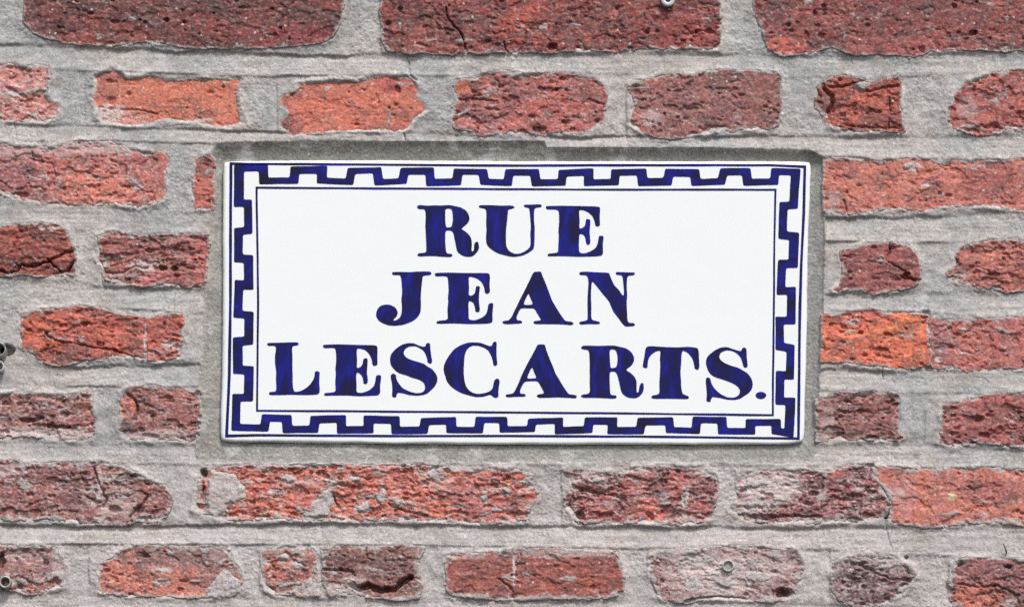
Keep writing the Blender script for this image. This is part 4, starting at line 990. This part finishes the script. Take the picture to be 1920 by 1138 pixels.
LET.append(('E', 'letter E of the bottom line', 490, 630, K3, [
    [(922, 150), (930, 128), (1100, 122), (1400, 130), (1720, 135), (1745, 165), (1742, 270), (1745, 410), (1735, 440), (1695, 448), (1665, 430), (1655, 350), (1620, 270), (1560, 210), (1500, 192), (1435, 185),
     (1432, 280), (1438, 350), (1430, 480), (1480, 470), (1520, 420), (1530, 345), (1560, 328), (1598, 338), (1592, 430), (1585, 540), (1598, 640), (1598, 700), (1565, 722), (1530, 710), (1525, 640), (1500, 580),
     (1435, 540), (1420, 600), (1430, 720), (1425, 845), (1520, 850), (1620, 810), (1690, 750), (1710, 670), (1720, 590), (1765, 578), (1798, 592), (1795, 660), (1780, 760), (1785, 850), (1750, 890), (1640, 895),
     (1480, 903), (1300, 890), (1100, 890), (950, 895), (938, 870), (960, 848), (1105, 842), (1115, 780), (1108, 700), (1118, 560), (1110, 500), (1125, 360), (1118, 230), (1110, 182), (1040, 178), (940, 182)]]))
LET.append(('S', 'first letter S of the bottom line', 720, 630, K3, [
    [(88, 370), (95, 300), (120, 250), (190, 180), (270, 125), (370, 102), (450, 108), (540, 150), (615, 160), (630, 115), (665, 97), (695, 120), (695, 200), (708, 290), (725, 380), (710, 408), (680, 415), (655, 395),
     (645, 330), (620, 260), (590, 215), (530, 180), (470, 150), (390, 155), (330, 180), (295, 230), (300, 280), (340, 325), (420, 360), (520, 390), (610, 420), (640, 450), (720, 490), (770, 550), (805, 620), (800, 690),
     (760, 760), (700, 815), (650, 860), (580, 885), (490, 895), (380, 885), (270, 855), (210, 850), (195, 870), (185, 910), (150, 922), (118, 905), (125, 800), (118, 700), (100, 620), (105, 575), (140, 560), (178, 580),
     (185, 650), (215, 700), (280, 780), (380, 830), (470, 855), (550, 850), (600, 825), (620, 770), (605, 710), (560, 670), (470, 635), (420, 625), (340, 590), (230, 560), (160, 510), (110, 450)]]))
LET.append(('C', 'letter C', 720, 630, K3, [
    [(893, 520), (900, 440), (925, 370), (980, 280), (1060, 190), (1150, 135), (1260, 98), (1340, 92), (1450, 100), (1530, 130), (1590, 150), (1620, 140), (1635, 95), (1665, 80), (1692, 92), (1688, 180), (1690, 300),
     (1700, 400), (1695, 435), (1668, 450), (1640, 435), (1630, 360), (1605, 290), (1560, 210), (1500, 175), (1430, 150), (1340, 142), (1280, 165), (1235, 215), (1210, 290), (1200, 400), (1195, 550), (1205, 660),
     (1230, 750), (1270, 810), (1330, 850), (1420, 868), (1510, 855), (1590, 825), (1630, 785), (1640, 720), (1660, 655), (1695, 632), (1730, 650), (1737, 690), (1720, 790), (1715, 860), (1720, 905), (1685, 932),
     (1640, 915), (1605, 880), (1560, 885), (1490, 908), (1400, 915), (1300, 895), (1160, 855), (1060, 800), (990, 740), (940, 670), (920, 600)]]))
LET.append(('A', 'letter A of the bottom line', 940, 630, K7, [
    [(465, 110), (500, 103), (560, 108), (570, 150), (600, 240), (650, 360), (680, 430), (690, 470), (740, 550), (800, 650), (860, 740), (900, 752), (955, 755), (973, 780), (955, 800), (870, 795), (720, 785), (600, 790),
     (480, 795), (452, 770), (470, 748), (550, 740), (530, 690), (490, 610), (465, 580), (380, 578), (300, 585), (265, 640), (240, 700), (242, 738), (300, 740), (317, 760), (300, 778), (200, 780), (75, 788), (52, 768),
     (65, 748), (150, 738), (175, 700), (210, 630), (250, 530), (300, 420), (360, 310), (410, 220)],
    [(395, 390), (420, 460), (455, 540), (390, 545), (322, 545)]]))
LET.append(('R', 'letter R of the bottom line', 940, 630, K7, [
    [(1022, 150), (1045, 122), (1120, 122), (1280, 125), (1440, 120), (1520, 135), (1600, 155), (1670, 200), (1708, 270), (1708, 320), (1675, 380), (1598, 435), (1660, 470), (1715, 520), (1740, 580), (1738, 680),
     (1745, 730), (1765, 715), (1775, 640), (1800, 598), (1828, 605), (1835, 670), (1815, 730), (1770, 780), (1720, 800), (1640, 795), (1590, 770), (1550, 730), (1530, 670), (1510, 570), (1490, 490), (1460, 455),
     (1400, 460), (1390, 500), (1395, 640), (1400, 740), (1425, 758), (1475, 762), (1487, 785), (1460, 805), (1350, 800), (1200, 790), (1050, 795), (1020, 772), (1045, 748), (1120, 742), (1140, 715), (1135, 600),
     (1138, 450), (1135, 300), (1130, 210), (1110, 178), (1045, 172)],
    [(1395, 175), (1440, 168), (1480, 190), (1495, 260), (1492, 350), (1478, 400), (1405, 415), (1398, 350), (1392, 250)]]))
LET.append(('T', 'letter T', 1190, 630, K8, [
    [(145, 190), (160, 155), (200, 138), (380, 148), (600, 155), (740, 148), (860, 158), (885, 190), (890, 290), (898, 420), (890, 455), (865, 468), (830, 450), (825, 400), (805, 320), (765, 260), (720, 220), (660, 200),
     (648, 260), (645, 400), (632, 500), (640, 620), (645, 720), (665, 800), (710, 820), (745, 830), (755, 850), (730, 872), (600, 870), (400, 865), (250, 868), (227, 845), (245, 820), (320, 810), (345, 780), (340, 660),
     (350, 520), (355, 380), (350, 310), (360, 200), (300, 210), (230, 255), (190, 320), (180, 380), (178, 430), (150, 448), (113, 430), (115, 380), (135, 280)]]))
LET.append(('S', 'last letter S before the full stop', 1190, 630, K8, [
    [(985, 390), (990, 310), (1030, 260), (1110, 195), (1190, 158), (1280, 150), (1360, 180), (1475, 212), (1490, 165), (1525, 155), (1550, 185), (1552, 270), (1560, 350), (1568, 420), (1540, 443), (1508, 430),
     (1490, 360), (1465, 290), (1420, 245), (1350, 205), (1270, 195), (1200, 220), (1172, 270), (1180, 320), (1240, 370), (1350, 415), (1430, 435), (1500, 475), (1570, 520), (1615, 580), (1637, 650), (1630, 720),
     (1590, 780), (1520, 825), (1470, 865), (1390, 885), (1290, 883), (1170, 855), (1080, 840), (1060, 870), (1050, 905), (1020, 912), (990, 895), (1000, 800), (990, 700), (985, 610), (990, 575), (1020, 568),
     (1050, 590), (1065, 660), (1110, 730), (1180, 795), (1290, 850), (1380, 850), (1440, 820), (1462, 760), (1440, 710), (1370, 660), (1250, 610), (1100, 565), (1030, 510)]]))
for k, (ch, lab, ox, oy, kk, loops) in enumerate(LET):
    paint_obj('letter', [brush(l, ox, oy, kk, 3 * k) for l in loops], MAT_PAINT_V, lab)
dot = [(1748 + 74 * math.cos(t), 820 + 50 * math.sin(t)) for t in np.linspace(0, 2 * math.pi, 26, endpoint=False)]
paint_obj('full_stop', [brush(dot, 1190, 630, K8, 77)], MAT_PAINT_V)


def stroke_outline(pts, widths, closed=True):
    """offset both sides of a polyline, mitred"""
    P = np.asarray(pts, float); n = len(P)
    res = []
    for sg in (1, -1):
        out = []
        for i in range(n):
            a, b, c = P[i - 1], P[i], P[(i + 1) % n]
            d1 = (b - a) / np.linalg.norm(b - a); d2 = (c - b) / np.linalg.norm(c - b)
            w1, w2 = widths[i - 1] / 2, widths[i] / 2
            p1 = b + sg * w1 * np.array([-d1[1], d1[0]]); p2 = b + sg * w2 * np.array([-d2[1], d2[0]])
            cr = d1[0] * d2[1] - d1[1] * d2[0]
            if abs(cr) < 0.15:
                out.append((p1 + p2) / 2)
            else:
                t = ((p2[0] - p1[0]) * d2[1] - (p2[1] - p1[1]) * d2[0]) / cr
                out.append(p1 + d1 * t)
        res.append(np.array(out))
    return res


# key pattern: one continuous brush line round the whole tile
KEY = [(448, 316)]
ups = [(None, 503), (544, 612), (649, 717), (748, 814), (849, 915), (944, 1012), (1046, 1112), (1145, 1212), (1244, 1312), (1347, 1408), (1444, None)]
uy = [316, 319, 320, 322, 323, 324, 324, 324, 323.5, 323, 323]
dy = [339, 340, 341, 341.5, 342, 342, 342, 341.5, 341.5, 342]
for i in range(len(ups)):
    if ups[i][0] is not None:
        KEY += [(ups[i][0] + 7, dy[i - 1]), (ups[i][0] + 9.5, uy[i])]
    if ups[i][1] is not None:
        KEY += [(ups[i][1] - 9, uy[i]), (ups[i][1] - 7.5, dy[i])]
KEY += [(1491, 323), (1489, 386), (1469, 387), (1468, 441), (1489, 443), (1487, 495), (1466, 496), (1465, 545), (1485, 546), (1484, 601), (1463, 602), (1462, 650), (1482, 652), (1481, 703), (1463, 704), (1462, 752),
        (1482, 753), (1480, 811)]
KEY += [(1456, 808), (1454, 792), (1408, 791), (1407, 808), (1356, 808), (1355, 788), (1306, 788), (1305, 806), (1255, 806), (1254, 789), (1203, 789), (1201, 806), (1149, 806), (1148, 789), (1104, 789), (1102, 806),
        (1048, 806), (1047, 789), (998, 789), (996, 805), (944, 805), (943, 787), (900, 787), (898, 805), (846, 805), (845, 789), (796, 789), (794, 806), (743, 806), (742, 787), (692, 787), (691, 805), (640, 805), (639, 786),
        (590, 786), (588, 804), (539, 804), (538, 784), (498, 784), (496, 803), (443, 802)]
KEY += [(444, 746), (466, 745), (466, 694), (445, 693), (445, 640), (466, 639), (466, 590), (447, 589), (447, 535), (467, 534), (467, 485), (447, 484), (447, 433), (466, 432), (466, 381), (448, 380)]
rk = np.random.RandomState(3)
KW = []
for i in range(len(KEY)):
    a, b = KEY[i], KEY[(i + 1) % len(KEY)]
    horiz = abs(b[0] - a[0]) > abs(b[1] - a[1])
    onside = (380 < (a[1] + b[1]) / 2 < 750)
    KW.append((13.2 if horiz else 17.4) + rk.uniform(-1.9, 1.9) if not onside else (15.6 if horiz else 16.8) + rk.uniform(-1.9, 1.9))
jit = rk.uniform(-1.3, 1.3, (len(KEY), 2))
so = stroke_outline(np.array(KEY) + jit, KW)


def soften(p, cut=3.2):
    """small fixed-radius corner rounding"""
    p = np.asarray(p); out = []
    n = len(p)
    for i in range(n):
        a, b, c = p[i - 1], p[i], p[(i + 1) % n]
        la, lc = np.linalg.norm(a - b), np.linalg.norm(c - b)
        ca, cc = min(cut, la * 0.4), min(cut, lc * 0.4)
        A = b + (a - b) / la * ca; Cc = b + (c - b) / lc * cc
        for t in (0, 0.33, 0.67, 1):
            out.append((1 - t) ** 2 * A + 2 * t * (1 - t) * b + t * t * Cc)
    return np.array(out)


def subdiv(p, step=5.0):
    out = []
    n = len(p)
    for i in range(n):
        a, b = p[i], p[(i + 1) % n]
        k = max(1, int(np.linalg.norm(b - a) / step))
        for t in range(k):
            out.append(a + (b - a) * t / k)
    return np.array(out)


def waver(p, amp, seed):
    s = np.arange(len(p)) * 4.0
    q = p.copy()
    q[:, 0] += amp * fbm(s, s * 0 + seed, 30, 2, seed); q[:, 1] += amp * fbm(s, s * 0 + seed, 30, 2, seed + 9)
    return q


paint_obj('key_border', [waver(subdiv(soften(l)), 0.5, 40 + i) for i, l in enumerate(so)], MAT_PAINT_H, 'dark blue painted key pattern border')


def frame_line(name, pts, widths, seed, label):
    P = subdiv(np.array(pts, float), 12.0)
    # width per point follows the side it lies on
    w = []
    for p in P:
        w.append(widths(p))
    s = np.arange(len(P)) * 4.0
    w = np.array(w) * (1 + 0.22 * fbm(s, s * 0, 40, 3, seed))
    a = stroke_outline(P, w)
    paint_obj(name, [waver(a[0], 0.35, seed), waver(a[1], 0.35, seed)], MAT_PAINT_H, label)


frame_line('border_line', [(433, 307), (480, 307.5), (720, 309), (960, 311), (1100, 310), (1440, 310), (1509, 313), (1507, 400), (1502, 500), (1500, 570), (1499, 640), (1498, 740), (1497, 822), (1440, 821),
                           (1200, 818), (960, 817), (700, 817), (480, 815.5), (425, 817), (430, 700), (432, 560), (432.5, 420)],
           lambda p: 5.4 if p[0] < 440 else (5.0 if p[0] > 1490 else 4.4), 501, 'thin outer blue line of the painted border')
frame_line('border_line', [(481, 352), (600, 353), (960, 355), (1200, 356), (1454, 356), (1452, 450), (1451, 570), (1449.5, 700), (1449, 778), (1200, 775), (960, 773), (700, 771), (482, 769.5), (484, 570)],
           lambda p: 3.9, 503, 'thin inner blue line round the lettering')


# ==============================================================================================
# small fixings left in the wall
# ==============================================================================================
def ring_tube(px, py, r_out, r_in, h0, h1, ex=1.0, lean=(0, 0), n=40, lipr=0.9):
    """open tube: pixels for radii, mm for how far it reaches; lean = sideways shift in px of its mouth"""
    prof = [(r_out, h0, 0.0), (r_out, h1 - lipr, 0.85), (r_out - 0.5, h1 - 0.25, 0.97), ((r_out + r_in) / 2, h1, 1.0), (r_in + 0.4, h1 - 0.25, 0.97), (r_in, h1 - lipr, 0.85), (r_in, h0, 0.0)]
    co = []
    for (r, h, t) in prof:
        for k in range(n):
            a = 2 * math.pi * k / n
            co.append((float(wx(px + lean[0] * t + r * ex * math.cos(a))), -h * MM, float(wz(py + lean[1] * t - r * math.sin(a)))))
    q = []
    m = len(prof)
    for i in range(m - 1):
        for k in range(n):
            j = (k + 1) % n
            q.append((i * n + k, i * n + j, (i + 1) * n + j, (i + 1) * n + k))
    return raw_mesh('tube', np.array(co), np.array(q))


def disc(px, py, r, h, ex=1.0, n=32, bulge=0.6):
    co = [(float(wx(px)), -(h + bulge) * MM, float(wz(py)))]
    q = []
    for rr_, hh in ((0.5, h + bulge * 0.8), (1.0, h)):
        for k in range(n):
            a = 2 * math.pi * k / n
            co.append((float(wx(px + r * ex * rr_ * math.cos(a))), -hh * MM, float(wz(py - r * rr_ * math.sin(a)))))
    fs = [(0, 1 + k, 1 + (k + 1) % n) for k in range(n)] + [(1 + k, 1 + n + k, 1 + n + (k + 1) % n, 1 + (k + 1) % n) for k in range(n)]
    me = bpy.data.meshes.new('plug'); me.from_pydata(co, [], fs); me.update()
    return me


def fixing(name, label, px, py, ro, ri, h0, h1, mat, fill, fill_h, ex=1.0, lean=(0, 0)):
    t = thing(name, label, 'wall plug', 'fixings left in the wall')
    obj('sleeve', ring_tube(px, py, ro, ri, h0, h1, ex, lean), mat, t)
    obj('core', disc(px + lean[0] * 0.5, py + lean[1] * 0.5, ri + 0.3, fill_h, ex), fill, t)  # dark disc paints the hollow's shade, grout disc is a real filling
    return t


fixing('wall_plug', 'white plastic plug in the dark brick at the top edge', 1252, 2, 13, 4.8, -9, 4.5, MAT_PLASTIC, MAT_DARK, -4)
fixing('wall_plug', 'slanted grey metal sleeve, upper of two at the left edge', 1, 660, 13.5, 10.0, -9, 9, MAT_STEEL, MAT_DARK, -6, ex=0.95, lean=(0, -2))
fixing('wall_plug', 'pale sleeve, lower of two at the left edge', 0, 689, 10.5, 7.5, -9, 7, MAT_PLASTIC, MAT_DARK, -4, ex=0.9)
fixing('wall_plug', 'open grey metal sleeve in the brick at bottom left', 11, 1092, 12.0, 7.8, -9, 6, MAT_STEEL, MAT_DARK, -5)
fixing('wall_plug', 'thin pale ring filled with mortar in the whitewashed brick', 1365, 1061, 10.5, 8.8, -9, 3.2, MAT_PLASTIC, MAT_FILL, 0.8)

# rusty wire end sticking out of the joint at the lower right
pts = [(1887, 1040, -2), (1886.5, 1034, 1.5), (1884, 1027, 2.5), (1881, 1019, 2.2)]
co = []; q = []
for i, (px, py, h) in enumerate(pts):
    r = (1.5, 1.5, 1.3, 0.8)[i]
    for k in range(8):
        a = 2 * math.pi * k / 8
        co.append((float(wx(px + r * math.cos(a))), -h * MM - r * S * math.sin(a), float(wz(py))))
for i in range(3):
    for k in range(8):
        j = (k + 1) % 8
        q.append((i * 8 + k, i * 8 + j, (i + 1) * 8 + j, (i + 1) * 8 + k))
ww = obj('rusty_wire', raw_mesh('rusty_wire', np.array(co), np.array(q)), MAT_RUST)
ww['label'] = 'short rusty wire end poking out of the mortar joint'; ww['category'] = 'wire'
